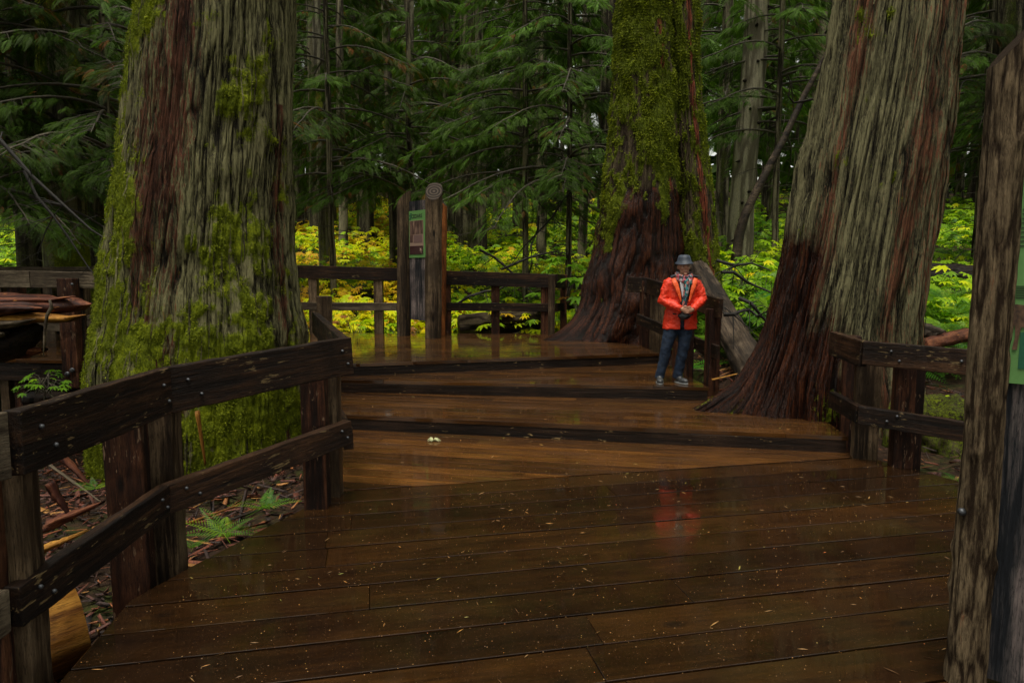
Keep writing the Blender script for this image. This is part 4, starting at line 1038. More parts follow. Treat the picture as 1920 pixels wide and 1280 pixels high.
fern(1770, 560, 10.5, 1.2, 14, 'large green fern behind the right railing, right of the leaning cedar', 8)
fern(1800, 590, 9.5, 1.0, 12, 'green fern close to the near sign post, behind the right railing', 9)

# ------------------------------------------------------------------ logs, broken wood, debris
def jag_log(name, p1, p2, r, mat, label, seed=0, n=28, m=26, jag=.0, cat='log', flat=1.0, r2=None, noise=.18, moss=.35):
    rng = np.random.default_rng(seed); p1 = Vector(p1); p2 = Vector(p2); d = (p2 - p1); L = d.length
    if r > .12 and n == 28: n, m = 72, 90
    u = np.arange(n) / n; s = np.linspace(0, 1, m); U, S = np.meshgrid(u, s)
    rid = np.clip(np.abs(2 * vnoise(U, S, max(12, int(r * 110)), max(4, int(L * 3)), rng, 1) - 1) * 2, 0, 1)
    rr = (r * (1 - S) + (r2 or r) * S) * (1 + noise * (vnoise(U, S, 9, 5, rng, 1) - .5) * 2 + noise * .6 * (vnoise(U, S, 22, 14, rng, 1) - .5) * 2) + (.012 * rid if r > .12 else 0)
    X = S * L + jag * (vnoise(U, S * 0, 11, 2, rng, 1) - .5) * np.clip((S - .6) / .4, 0, 1) * 2
    th = U * 2 * np.pi; V = np.stack([X.ravel(), (rr * np.cos(th)).ravel(), (rr * np.sin(th) * flat).ravel()], 1)
    V = np.concatenate([V, [[0, 0, 0], [L - jag * .4, 0, 0]]]); ids = np.arange(n * m).reshape(m, n); nn = np.roll(ids, -1, 1)
    F = np.stack([ids[:-1].ravel(), nn[:-1].ravel(), nn[1:].ravel(), ids[1:].ravel()], 1)
    T = np.concatenate([np.stack([nn[0], ids[0], np.full(n, n * m)], 1), np.stack([ids[-1], nn[-1], np.full(n, n * m + 1)], 1)])
    o = np_mesh(name, V, [F, T], mat, None, dict(moss=np.full(len(V), moss), red=np.zeros(len(V)), wet=np.zeros(len(V)), fis=np.append(rid.ravel(), [.5, .5])))
    orient(o, p1, p2); o.location = p1
    if label: tag(o, label, cat)
    return o
M_redwood = timber('broken_redwood', 'x', (.03, .008, .005), (.14, .042, .022), (.34, .13, .055), wet=.4, chip=.02, chipc=(.5, .2, .05))
M_gold = timber('golden_sapwood', 'x', (.10, .035, .005), (.34, .15, .022), (.55, .28, .05), wet=.4)
M_barklog = timber('bark_log', 'x', (.014, .010, .007), (.055, .038, .025), (.14, .105, .07), wet=.55)
M_darklog = timber('dark_wet_log', 'x', (.006, .004, .003), (.02, .012, .008), (.05, .03, .02), wet=.3)
# cut log with golden face, lower left
jag_log('cut_log', at(150, 1170, Y=3.62), (-3.9, 2.2, -.35), .225, M_gold, 'golden freshly cut log lying outside the foreground railing', 3, n=40, m=8, noise=.05)
# broken splintered log, left
bl = empty('broken_log', (-7, 7.9, .6), 'splintered red-brown broken log jutting in from the left edge', 'log')
def splinter(parent, pts, rad, mat, name, seed, fl=.35):
    rng = np.random.default_rng(seed); k = 40; n = 14; t = np.linspace(0, 1, k)
    P = np.array([list(p) for p in pts]); tt = np.linspace(0, 1, len(P)); C = np.stack([np.interp(t, tt, P[:, i]) for i in range(3)], 1)
    Rr = np.interp(t, tt, rad); U, S = np.meshgrid(np.arange(n) / n, t)
    rr = Rr[:, None] * (.75 + .5 * vnoise(U, S, 7, 3, rng, 1)) * (1 + .3 * (vnoise(U, S, 14, 12, rng, 1) - .5)); th = U * 2 * np.pi
    V = C[:, None] + np.stack([np.zeros_like(rr), rr * np.cos(th), rr * np.sin(th) * fl + .4 * 0], 2)
    ids = np.arange(n * k).reshape(k, n); nn = np.roll(ids, -1, 1); F = np.stack([ids[:-1].ravel(), nn[:-1].ravel(), nn[1:].ravel(), ids[1:].ravel()], 1)
    V = V.reshape(-1, 3) - np.array(parent.location); return np_mesh(name, V, F, mat, parent, smooth=False)
def sp(ps, rad, mat, seed, Y=7.9, fl=.4): splinter(bl, [at(x, y, Y=Y) for x, y in ps], rad, mat, 'splinter', seed, fl)
sp([(-400, 640), (-100, 590), (60, 572), (140, 572), (172, 570)], [0.65, 0.52, 0.286, 0.195, 0.013], M_redwood, 1, 7.95, .45)
sp([(-400, 600), (0, 582), (40, 578), (80, 577)], [0.26, 0.156, 0.104, 0.013], M_redwood, 2, 7.62)
sp([(-400, 640), (-50, 608), (70, 595), (130, 597), (163, 590)], [0.39, 0.286, 0.169, 0.104, 0.013], M_gold, 3, 7.75, .35)
sp([(-400, 660), (-50, 612), (30, 606), (68, 598)], [.3, .16, .09, .01], M_grayx, 4, 7.6)
sp([(-400, 700), (-60, 655), (30, 640), (70, 622), (80, 615)], [.5, .42, .3, .15, .04], M_darklog, 5, 8.0, .7)
sp([(-400, 560), (-20, 566), (100, 561), (143, 555)], [0.13, 0.104, 0.052, 0.013], M_redwood, 6, 7.8)
sp([(-300, 640), (-50, 630), (5, 626), (12, 625)], [.2, .12, .08, .03], M_grayx, 7, 7.55)
sp([(-300, 700), (-60, 670), (40, 660), (84, 655)], [0.39, 0.286, 0.208, 0.065], M_redwood, 8, 8.1, .4)
m = MB(); m.tube([at(-330, 600, Y=7.9) - bl.location, Vector((at(-330, 600, Y=7.9).x, 7.9, -.6)) - bl.location], [.55, .75], 20); m.build('stump', M_darklog, bl, True)
# hanging lichen twig
m = MB(); m.tube([at(x, y, Y=7.45) for x, y in ((93, 562), (97, 575), (88, 592), (84, 620), (83, 645), (81, 668))], [.012, .02, .018, .015, .011, .004], 7)
tag(m.build('twig', M_grayx, None, True), 'pale crooked twig hanging off the broken log', 'twig')
# stump block under far-left platform
jag_log('stump', (at(75, 760, Y=8.6).x, 8.6, -.5), (at(78, 700, Y=8.6).x, 8.6, .22), .22, M_darklog, 'dark round stump beneath the far left platform', 8, cat='stump')
# fallen logs
jag_log('fallen_log', (3.55, 13.6, 2.05), (at(1425, 700, Y=9.0).x, 9.0, .30), .18, M_barklog, 'fallen rough-barked log sloping down between the double-trunked and the leaning cedar', 11, r2=.22, noise=.12, moss=.3)
jag_log('fallen_log', at(1640, 610, Y=9.6), at(1762, 632, Y=9.2), .13, M_barklog, 'grey fallen log behind the top rail of the right railing', 12, noise=.15, jag=.1)
jag_log('fallen_log', at(1730, 648, Y=9.0), at(1812, 628, Y=9.3), .09, M_redwood, 'split red-brown log piece resting against the grey fallen log', 13, jag=.12)
jag_log('fallen_log', at(1700, 512, Y=15), at(1900, 520, Y=15.6), .22, M_darklog, 'dark rotten log lying among the green leaves right of the leaning cedar', 14)
jag_log('fallen_log', at(860, 610, Y=14.6), at(1030, 598, Y=15.0), .22, M_bark2, 'dark mossy log lying low behind the back railing', 15, moss=.35)
jag_log('fallen_log', (at(1700, 860, Y=7).x, 7.3, .05), (at(1900, 850, Y=6.6).x, 6.6, .0), .40, M_bark2, 'dark mossy log mound beneath the right railing', 16, moss=.5)
# leaning pole and bare curved boughs
M_darktwig = simple('dark_twig', (.009, .007, .005), .8, 20, .5)
def limb(name, pts, rad, label, cat, mat=M_darktwig, side=0, seed=0):
    P = [Vector(p) for p in pts]; rnd = random.Random(seed)
    paths = [(np.array([list(p) for p in P]), np.array(rad, dtype=float))]
    for k in range(side):
        i = rnd.randint(1, len(P) - 2); d = Vector((rnd.uniform(-1, 1), rnd.uniform(-.5, .5), rnd.uniform(-.9, .5))) * rnd.uniform(.2, .8)
        paths.append((np.array([list(P[i]), list(P[i] + d * .5 + Vector((0, 0, .05))), list(P[i] + d)]), np.array([rad[i] * .4, rad[i] * .25, .003])))
    v, f = tubes_np(paths, 8); o = np_mesh(name, v, f, mat); return tag(o, label, cat)
limb('leaning_pole', [at(x, y, Y=16.5) for x, y in ((1378, 500), (1386, 440), (1398, 400), (1425, 345), (1470, 260), (1510, 175), (1545, 110), (1580, 40))], [.13, .12, .11, .10, .085, .07, .06, .05], 'slim bare grey pole leaning to the right behind the leaning cedar', 'dead tree', M_barklog)
limb('bare_bough', [at(x, y, Y=9.5) for x, y in ((1536, 160), (1530, 185), (1508, 190), (1488, 193), (1478, 180), (1484, 150))], [.03, .02, .018, .014, .01, .005], 'curled bare twig sticking out left of the leaning cedar', 'branch', M_barklog)
limb('bare_bough', [at(x, y, Y=9.0) for x, y in ((-60, 200), (0, 262), (60, 330), (120, 385), (170, 430), (210, 455))], [.032, .026, .022, .018, .012, .007], 'long dark bare bough slanting down across the left edge', 'branch', side=9, seed=4)
limb('bare_bough', [at(x, y, Y=9.2) for x, y in ((45, 320), (70, 370), (100, 405), (125, 440), (165, 500), (180, 520))], [.022, .019, .017, .013, .009, .006], 'second dark bough forking below the long one at the left edge', 'branch', side=8, seed=5)
rr_ = random.Random(9)
for k, (xa, ya, xb, yb, Yd, lb) in enumerate([(900, 470, 1010, 560, 15.2, 'dark dead branch leaning over the back railing, nearest the kiosk'), (1010, 400, 985, 560, 15.6, 'upright dead branch in the shrubs behind the back railing'),
        (1080, 350, 960, 500, 17, 'thin dead branch slanting from the double-trunked cedar down to the left'), (940, 500, 1060, 470, 15.1, 'dead branch lying level above the back railing'),
        (1350, 505, 1470, 560, 11.8, 'dead stick lying across the top of the fallen log'), (1340, 490, 1450, 505, 12.5, 'dead stick between the straight grey trunk and the fallen log'),
        (1360, 584, 1440, 588, 9.8, 'dark stick crossing in front of the fallen log'), (1390, 560, 1450, 610, 10.2, 'pale stick lying right of the fallen log'),
        (850, 570, 1000, 520, 14.5, 'twisted dead branch between the rails, right of the kiosk')]):
    P = [at(xa + (xb - xa) * s + rr_.uniform(-6, 6), ya + (yb - ya) * s + rr_.uniform(-6, 6), Y=Yd + rr_.uniform(-.2, .2)) for s in (0, .2, .4, .6, .8, 1)]
    limb('dead_branch', P, [.03, .028, .025, .02, .015, .008], lb, 'branch', side=12, seed=k)

# debris of bark chips and sticks on the ground
def debris():
    rng = np.random.default_rng(61); V = []; F = []; H = []; b = 0
    n = 9000
    cube = np.array([(-1, -1, -1), (-1, -1, 1), (-1, 1, -1), (-1, 1, 1), (1, -1, -1), (1, -1, 1), (1, 1, -1), (1, 1, 1)]) * .5
    Fc = np.array([(0, 1, 3, 2), (4, 6, 7, 5), (0, 4, 5, 1), (2, 3, 7, 6), (0, 2, 6, 4), (1, 5, 7, 3)])
    for i in range(n):
        if i < 6400: x = rng.uniform(-6.5, -1.3); y = rng.uniform(2.6, 9)
        elif i < 7400: x = rng.uniform(3.6, 7.5); y = rng.uniform(4.5, 8.5)
        else: x = rng.uniform(2.5, 5.8); y = rng.uniform(7.6, 11.5)
        big = rng.random() < .07
        l = rng.uniform(.18, .5) if big else rng.uniform(.03, .15); w = l * rng.uniform(.10, .4) * (.5 if big else 1); t = w * rng.uniform(.1, .35)
        c = cube.copy(); c[4:, 1:] *= rng.uniform(.1, .8); c[:4, 1:] *= rng.uniform(.4, 1); c[:, 2] += .3 * c[:, 0] * rng.uniform(-1, 1) * 0
        c += rng.normal(0, .09, c.shape) ; c = c * [l, w, t]
        a, p, q = rng.uniform(0, 6.28), rng.normal(0, .22), rng.normal(0, .6)
        M = np.array(Matrix.Rotation(a, 3, 'Z') @ Matrix.Rotation(p, 3, 'Y') @ Matrix.Rotation(q, 3, 'X'))
        c = c @ M.T + [x, y, ghv(x, y) + t * .5 + rng.uniform(0, .07)]
        V.append(c); F.append(Fc + b); b += 8; H += [rng.random()] * 8
    t = NT('bark_chips'); h = t.attr('hue'); c_ = t.coord((1, 1, 1), rand=False); nz_ = t.noise(c_, 60, 4)
    col = t.ramp(h, [(0, (.014, .007, .005)), (.3, (.045, .016, .010)), (.55, (.11, .030, .015)), (.8, (.24, .055, .022)), (.92, (.36, .12, .028)), (1, (.5, .25, .05))])
    col = t.mix(t.ramp(nz_, [(.35, .8), (.6, 0.)]), col, (.02, .01, .007))
    t.set(Base_Color=col, Roughness=.6, Normal=t.bump(nz_, .01))
    tag(np_mesh('wood_debris', np.concatenate(V), np.concatenate(F), t.m, None, dict(hue=H), smooth=False), 'litter of red-brown bark chips and sticks on the forest floor beside the decks', 'debris', None, 'stuff')
debris()
# larger named pieces near the railing
for k, (x0, y0, x1, y1, Yd, r_, mt, lb) in enumerate([
        (85, 865, 195, 945, 5.2, .018, M_grayx, 'long pale mossy stick among the red chips by the foreground railing'),
        (110, 850, 165, 905, 5.8, .05, M_redwood, 'reddish split wood chunk left of the middle railing posts'),
        (92, 905, 130, 965, 5.0, .05, M_redwood, 'orange-red splinter near the nearest railing post'),
        (370, 770, 385, 870, 6.3, .03, M_gold, 'upright golden splinter standing at the foot of the huge mossy cedar'),
        (355, 980, 450, 945, 5.3, .02, M_gold, 'golden splinter lying near the bright fern'),
        (400, 985, 560, 930, 5.4, .022, M_barklog, 'brown branch lying along the ground toward the end posts'),
        (80, 1030, 150, 1000, 4.6, .05, M_gold, 'golden slab of wood behind the nearest railing post'),
        (90, 985, 170, 950, 4.9, .07, M_redwood, 'dark red bark slab behind the lower foreground rail'),
        (1335, 712, 1385, 700, 8.7, .025, M_gold, 'pale yellow splinter lying at the tip of the buttress root')]):
    jag_log('wood_piece', at(x0, y0, Y=Yd), at(x1, y1, Y=Yd), r_, mt, lb, 40 + k, n=9, m=12, cat='wood piece', jag=r_ * 2, r2=r_ * .4, noise=.35, flat=.6)

# needles and flecks scattered on the decks
def inside(poly, x, y):
    c = False; n = len(poly)
    for i in range(n):
        a, b = poly[i], poly[i - 1]
        if (a[1] > y) != (b[1] > y) and x < (b[0] - a[0]) * (y - a[1]) / (b[1] - a[1]) + a[0]: c = not c
    return c
def litter():
    rng = np.random.default_rng(71); V = []; F = []; H = []; b = 0
    for poly, z, n in ((P_near, 0, 5200), (P_far, 0, 700), (P_s1, .17, 700), (P_s2, .34, 350), (P_up, .51, 350)):
        xs = [p[0] for p in poly]; ys = [p[1] for p in poly]; k = 0
        while k < n:
            x = rng.uniform(max(min(xs), -4), max(xs)); y = rng.uniform(max(min(ys), 1.6), max(ys))
            if not inside(poly, x, y): k += .2; continue
            if float(pnoise(x, y, .35)) ** 2 * 1.3 + .12 < rng.random(): k += .3; continue
            k += 1; q = rng.random()
            if q < .93: l, w = rng.uniform(.0022, .0048), rng.uniform(.0015, .0026)
            elif q < .995: l, w = rng.uniform(.012, .03), rng.uniform(.0015, .0025)
            else: l, w = rng.uniform(.02, .045), rng.uniform(.003, .006)
            a = rng.uniform(0, 6.28); c, s = math.cos(a), math.sin(a)
            for (u, v, h) in ((-l, 0, .003), (0, -w, .003), (l, 0, .003), (0, w, .005)):
                V.append((x + u * c - v * s, y + u * s + v * c, z + h + .0015))
            F.append((b, b + 1, b + 2, b + 3)); b += 4; H += [rng.random()] * 4
    t = NT('needle_litter'); t.set(Base_Color=t.ramp(t.attr('hue'), [(0, (.12, .06, .025)), (.5, (.26, .15, .05)), (.85, (.38, .17, .03)), (.95, (.22, .24, .05)), (1, (.5, .12, .03))]), Roughness=.6)
    tag(np_mesh('needle_litter', V, np.array(F), t.m, None, dict(hue=H), smooth=False), 'fallen needles and seeds scattered over the wet deck boards', 'litter', None, 'stuff')
litter()
M_lich = simple('lichen', (.5, .52, .28), .8, 30, .3)
m = MB(); rl = random.Random(2); c0 = at(812, 826, z=.004)
for k in range(26):
    a = rl.uniform(0, 6.28); l = rl.uniform(.03, .09); m.tube([c0, c0 + Vector((math.cos(a) * l * .5, math.sin(a) * l * .5, rl.uniform(.01, .03))), c0 + Vector((math.cos(a) * l, math.sin(a) * l, .004))], [.006, .005, .002], 5)
tag(m.build('lichen_tuft', M_lich, None, True), 'pale tuft of lichen lying on the deck below the first step', 'lichen')

# ------------------------------------------------------------------ sign kiosks
def log_post(parent, base, r, H, mat, cut=(0, 0), seed=0, name='post', knots=6, lean=(0, 0), cap_mat=None, rough=0):
    rng = np.random.default_rng(seed); n, mz = (120, 260) if rough else (30, 60); z = np.linspace(0, 1, mz); U, Z = np.meshgrid(np.arange(n) / n, z); th = U * 2 * np.pi
    rr = r * (1 + .05 * (vnoise(U, Z, 8, 10, rng, 1) - .5) * 2 + .03 * (vnoise(U, Z, 15, 5, rng, 1) - .5) * 2)
    rid = np.clip(np.abs(2 * vnoise(U, Z, 20, 12, rng, 1) - 1) * 2.2, 0, 1) * .6 + .4 * vnoise(U, Z, 44, 50, rng, 1)
    rr += rough * (rid - .5); ms = np.full(U.shape, .12) + rough * 12 * np.clip(.3 - Z, 0, 1)
    for k in range(knots):
        ku, kz = rng.random(), rng.uniform(.1, .95); du = ((U - ku + .5) % 1 - .5) * 2 * np.pi * r; dz = (Z - kz) * H
        rr += r * .12 * np.exp(-(du ** 2 + dz ** 2) / (.03 ** 2))
    top = H + cut[0] * rr[-1] * np.cos(th[-1]) + cut[1] * rr[-1] * np.sin(th[-1]); ZZ = Z * top[None, :]
    X = rr * np.cos(th) + lean[0] * ZZ; Y = rr * np.sin(th) + lean[1] * ZZ
    V = np.stack([X.ravel(), Y.ravel(), ZZ.ravel()], 1); ids = np.arange(n * mz).reshape(mz, n); nn = np.roll(ids, -1, 1)
    F = np.stack([ids[:-1].ravel(), nn[:-1].ravel(), nn[1:].ravel(), ids[1:].ravel()], 1)
    o = np_mesh(name, V, F, mat, parent, dict(fis=rid.ravel(), moss=ms.ravel(), red=np.full(rid.size, .1), wet=np.zeros(rid.size))); o.location = Vector(base) - parent.location
    c = np.array([[lean[0] * H, lean[1] * H, H]]); ringv = V[ids[-1]]
    T = np.stack([np.arange(n), (np.arange(n) + 1) % n, np.full(n, n)], 1)
    cap = np_mesh('cut_end', np.concatenate([ringv, c]), T, cap_mat or M_endgrain, o, smooth=False)
    return o
def endgrain():
    t = NT('end_grain'); c = t.n('ShaderNodeTexCoord').outputs['Generated']; sb = t.n('ShaderNodeVectorMath', operation='SUBTRACT'); sb.inputs[1].default_value = (.5, .5, .5); t.l(c, sb.inputs[0])
    ln = t.n('ShaderNodeVectorMath', operation='LENGTH'); t.l(sb.outputs[0], ln.inputs[0]); w = t.math('SINE', t.math('MULTIPLY', ln.outputs['Value'], 34))
    t.b.inputs['Specular IOR Level'].default_value = .08
    return t.set(Base_Color=t.ramp(w, [(0, (.018, .013, .010)), (1, (.07, .054, .040))]), Roughness=.7)
M_endgrain = endgrain()
M_green = simple('sign_green', (.115, .27, .075), .55, 40, .06)
M_dgreen = simple('sign_dark_green', (.012, .10, .05), .5); M_ink = simple('sign_ink', (.01, .012, .01), .6)
M_photo = None
def photo_mat():
    t = NT('sign_photo'); c = t.coord((9, 9, 1.2), rand=False); n = t.noise(c, 3, 5)
    return t.set(Base_Color=t.ramp(n, [(.35, (.03, .015, .012)), (.5, (.12, .065, .05)), (.65, (.30, .2, .14))]), Roughness=.5)
M_photo = photo_mat()
M_tan = simple('sign_tan', (.30, .2, .15), .6); M_maroon = simple('sign_maroon', (.045, .015, .015), .5); M_mauve = simple('sign_mauve', (.16, .095, .085), .6, 60, .25)
def oboard(parent, p1, p2, z0, z1, t, mat, name, off=0.0):
    """upright board between two base points (xy)"""
    a = Vector((p1[0], p1[1], 0)); b = Vector((p2[0], p2[1], 0)); d = b - a; n = side_normal(a, b)
    m = MB(); m.box((0, 0, 0), (d.length, t, z1 - z0)); o = m.build(name, mat, parent)
    o.location = (a + b) / 2 + Vector((0, 0, (z0 + z1) / 2)) + n * off - parent.location; o.rotation_euler = (0, 0, math.atan2(d.y, d.x)); return o
def decal(panel, x0, z0, x1, z1, mat, name, dy, th=.003):
    m = MB(); m.box(((x0 + x1) / 2, dy, (z0 + z1) / 2), (abs(x1 - x0), th, abs(z1 - z0))); return m.build(name, mat, panel)
def text(panel, s, x, z, size, mat, name='lettering', dy=-.01, bold=0):
    cu = bpy.data.curves.new(name, 'FONT'); cu.body = s; cu.size = size; cu.extrude = .0008; cu.align_x = 'LEFT'; cu.offset = bold
    o = bpy.data.objects.new('tmp', cu); sc.collection.objects.link(o); dg = bpy.context.evaluated_depsgraph_get(); me = bpy.data.meshes.new_from_object(o.evaluated_get(dg))
    bpy.data.objects.remove(o); me.materials.clear(); me.materials.append(mat); t = bpy.data.objects.new(name, me); link(t, panel)
    t.location = (x, dy, z); t.rotation_euler = (math.pi / 2, 0, 0); return t
K1 = Vector((at(757, 628, Y=13.55).x, 13.55, .51)); K2 = Vector((at(812, 631, Y=13.1).x, 13.1, .51)); K3 = Vector((at(826, 627, Y=13.75).x, 13.75, .51))
ks = empty('sign_kiosk', K2, 'tall three-post log kiosk with a green poster, at the back edge of the upper deck', 'sign')
log_post(ks, K1, .135, 2.70, M_logpost, cut=(1.0, -.3), seed=1, lean=(.018, 0)); log_post(ks, K2, .16, 2.78, M_logpost, cut=(0, 1.1), seed=2, lean=(.018, 0)); log_post(ks, K3, .11, 2.66, M_orange, cut=(-1, .2), seed=3, lean=(.02, 0))
pb = oboard(ks, K1 + Vector((.13, 0, 0)), K2 + Vector((-.1, 0, 0)), .51 + .33, .51 + 2.62, .05, M_board, 'board')
pb2 = oboard(ks, K2 + Vector((.03, .1, 0)), K3 + Vector((-.02, -.1, 0)), .51 + .33, .51 + 2.62, .05, M_board, 'board')
W = pb.dimensions.x if pb.dimensions.x else .5
W = ((K2 - K1) + Vector((-.23, 0, 0))).length
zc = .51 + (2.62 + .33) / 2
zt = at(790, 395, Y=13.3).z - zc; zb_ = at(790, 483, Y=13.3).z - zc
pn = decal(pb, -W / 2 + .01, zb_, W / 2 + .02, zt, M_green, 'poster', -.030, .012)
hh_ = zt - zb_
def F_(a, b, c_, d_, mat, nm, dy=-.0375): return decal(pn, -W / 2 + .01 + W * a, zb_ + hh_ * b, -W / 2 + .01 + W * c_, zb_ + hh_ * d_, mat, nm, dy)
F_(.13, .20, .90, .79, M_tan, 'picture_frame'); F_(.15, .50, .88, .785, M_photo, 'photograph', -.040); F_(.15, .33, .32, .49, M_photo, 'photograph', -.040); F_(.36, .32, .84, .48, M_mauve, 'caption', -.040)
F_(.13, .07, .88, .25, M_maroon, 'caption_panel', -.041)
text(pn, 'CEDARS', -W / 2 + .25 * W, zb_ + hh_ * .845, .10, M_ink, dy=-.0375, bold=.002)
for k in range(4): F_(.12 + (.05 if k % 2 else 0), .82 + .035 * k, .22 + (.05 if k % 2 else 0), .845 + .035 * k, M_dgreen, 'emblem')
m = MB(); c0 = Vector((-W / 2 + W * .78, -.045, zb_ + hh_ * .15))
for k in range(6):
    a = k * 1.047; m.tube([c0, c0 + Vector((math.cos(a) * .05, 0, math.sin(a) * .055))], [.012, .003], 6)
m.build('cone_drawing', M_tan, pn)
pn2 = oboard(ks, K2 + Vector((.02, .12, 0)), K3 + Vector((-.05, -.12, 0)), zc + zb_, zc + zt, .012, M_green, 'poster', off=-.0)
pn2.location += Vector((.036, 0, 0))
M_edge = simple('sign_edge', (.2, .35, .13), .5)

# near kiosk on the right edge of the frame
N1 = Vector((at(1815, 1280, Y=2.78).x, 2.80, 0)); N2 = Vector((N1.x + .52, 2.34, 0)); N3 = Vector((N1.x + .66, 3.0, 0))
kn = empty('sign_kiosk', N1, 'tall log kiosk with a green wildlife poster, cut off by the right edge', 'sign')
M_postbark = bark_mat('rough_post_bark', (.20, .145, .085), (.03, .018, .010), (.14, .06, .03))
np_ = log_post(kn, N1, .074, 2.66, M_postbark, rough=.010, cap_mat=M_postbark, cut=(1.15, -.2), seed=11, knots=9, lean=(.003, 0)); log_post(kn, N2, .09, 2.75, M_logpost, cut=(0, 1), seed=12); log_post(kn, N3, .09, 2.75, M_logpost, cut=(-1, 0), seed=13)
bA = N1 + Vector((.052, -.02, 0)); bB = N2 + Vector((-.05, .09, 0))
nb = oboard(kn, bA, bB, .05, 2.38, .035, M_board, 'board'); Wn = (bB - bA).length; zcn = (.05 + 2.38) / 2
zt2 = 2.315 - zcn; zb2 = at(1880, 715, Y=2.78).z - zcn
pg = decal(nb, -Wn / 2 + .004, zb2, Wn / 2 - .02, zt2, M_green, 'poster', -.024, .012); h2 = zt2 - zb2
def G_(x0, z0, x1, z1, mat, nm, dy=-.0315): return decal(pg, -Wn / 2 + x0, z0 - zcn, -Wn / 2 + x1, z1 - zcn, mat, nm, dy)
def zpx(py): return at(1900, py, Y=2.74).z
G_(.036, zpx(355), .14, zpx(318), M_dgreen, 'emblem')
for k in range(9): G_(.028, zpx(392 + k * 8.5) - .003, .36 - .02 * (k % 3), zpx(392 + k * 8.5), M_ink, 'text_line')
for k in range(6): G_(.026, zpx(536 + k * 4.3) - .0022, .3 - .03 * (k % 2), zpx(536 + k * 4.3), M_ink, 'text_line')
G_(.050, zpx(690), .44, zpx(622), M_dgreen, 'dark_panel')
def furm():
    t = NT('deer_print'); n = t.noise(t.coord(rand=False), 28, 5)
    return t.set(Base_Color=t.ramp(n, [(.35, (.03, .015, .008)), (.6, (.13, .07, .035)), (.8, (.25, .16, .09))]), Roughness=.6)
m = MB()
def poly2(m, pts, dy=-.034, th=.0015):
    n = len(pts); vs = [Vector((-Wn / 2 + x - .016, dy, z - zcn)) for x, z in pts] + [Vector((-Wn / 2 + x - .016, dy - th, z - zcn)) for x, z in pts]
    m.add(vs, [tuple(range(n)), tuple(range(n, 2 * n))[::-1]] + [(i, i + n, (i + 1) % n + n, (i + 1) % n) for i in range(n)])
zr, zl = zpx(570), zpx(655); hg = zr - zl
poly2(m, [(.020, zl + hg * .78), (.028, zl + hg * .93), (.045, zr), (.09, zr - .006), (.30, zr + .0), (.36, zl + hg * .9), (.36, zl + hg * .55), (.28, zl + hg * .45), (.10, zl + hg * .45), (.07, zl + hg * .5), (.03, zl + hg * .55)])
for x in (.022, .046, .26, .31): poly2(m, [(x, zl + hg * .6), (x + .024, zl + hg * .6), (x + .016, zl + hg * .28), (x + .013, zl), (x - .004, zl), (x + .004, zl + hg * .3)], -.0338)
m.build('deer_picture', furm(), pg)
bolt(kn, N1 + Vector((-.080, -.02, .77)), (-1, -.2, 0), .016)

# ------------------------------------------------------------------ person in the red jacket
PX = at(1272, 720, Y=8.75); PX.z = .345
person = empty('person', PX, 'person in red-orange rain jacket, grey bucket hat and jeans, standing with hands clasped', 'person')
def remesh(o, v, sm=4):
    m = o.modifiers.new('remesh', 'REMESH'); m.mode = 'VOXEL'; m.voxel_size = v; m.use_smooth_shade = True
    s = o.modifiers.new('smooth', 'SMOOTH'); s.factor = .5; s.iterations = sm; return o
def displace(o, size, strength):
    tx = bpy.data.textures.new('folds', 'CLOUDS'); tx.noise_scale = size; d = o.modifiers.new('folds', 'DISPLACE'); d.texture = tx; d.strength = strength; d.mid_level = .5; return o
M_skin = simple('skin', (.46, .23, .15), .5, 20, .12)
def v(x, y, z): return Vector((x, y, z))
HX, HZ = .033, 1.475                      # head centre
b = MB()
# torso, legs, neck, head, arms as overlapping tapered tubes fused into one surface
b.tube([v(.0, 0, .80), v(.0, 0, .95), v(.01, 0, 1.12), v(.015, 0, 1.27), v(.02, .0, 1.36), v(.025, 0, 1.40)], [(.10, .155), (.095, .14), (.10, .145), (.10, .165), (.08, .13), (.05, .06)], 20, sq=(0, 1, 0))
b.tube([v(.028, .005, 1.36), v(HX, -.005, 1.45)], [.052, .05], 14)
for s, hip, knee, ank in ((-1, v(-.09, 0, .84), v(-.17, -.02, .47), v(-.235, .02, .09)), (1, v(.085, 0, .84), v(.045, -.03, .47), v(-.005, .02, .09))):
    b.tube([hip + v(0, 0, .05), hip.lerp(knee, .4), knee, knee.lerp(ank, .35), ank], [.088, .075, .055, .052, .036], 14)
b.ell((HX, -.01, HZ + .035), (.073, .09, .095)); b.ell((HX, -.025, HZ - .03), (.058, .07, .07))       # skull, jaw
b.ell((HX, -.088, HZ - .075), (.022, .018, .016)); b.ell((HX, -.102, HZ + .003), (.013, .018, .014)); b.tube([v(HX, -.09, HZ + .045), v(HX, -.103, HZ + .01)], [.009, .012], 8)
for s in (-1, 1):
    b.ell((HX + s * .074, .0, HZ + .01), (.012, .02, .03)); b.ell((HX + s * .034, -.07, HZ - .005), (.024, .022, .02)); b.ell((HX + s * .03, -.083, HZ + .05), (.024, .012, .008))
b.tube([v(HX - .024, -.089, HZ - .042), v(HX, -.096, HZ - .040), v(HX + .024, -.089, HZ - .042)], [.003, .006, .003], 8); b.tube([v(HX - .022, -.088, HZ - .052), v(HX, -.095, HZ - .053), v(HX + .022, -.088, HZ - .052)], [.003, .0065, .003], 8)
SH = {-1: v(-.145, .0, 1.305), 1: v(.185, .0, 1.305)}; EL = {-1: v(-.235, -.03, 1.06), 1: v(.275, -.03, 1.08)}; WR = {-1: v(-.04, -.215, .965), 1: v(.105, -.205, .955)}
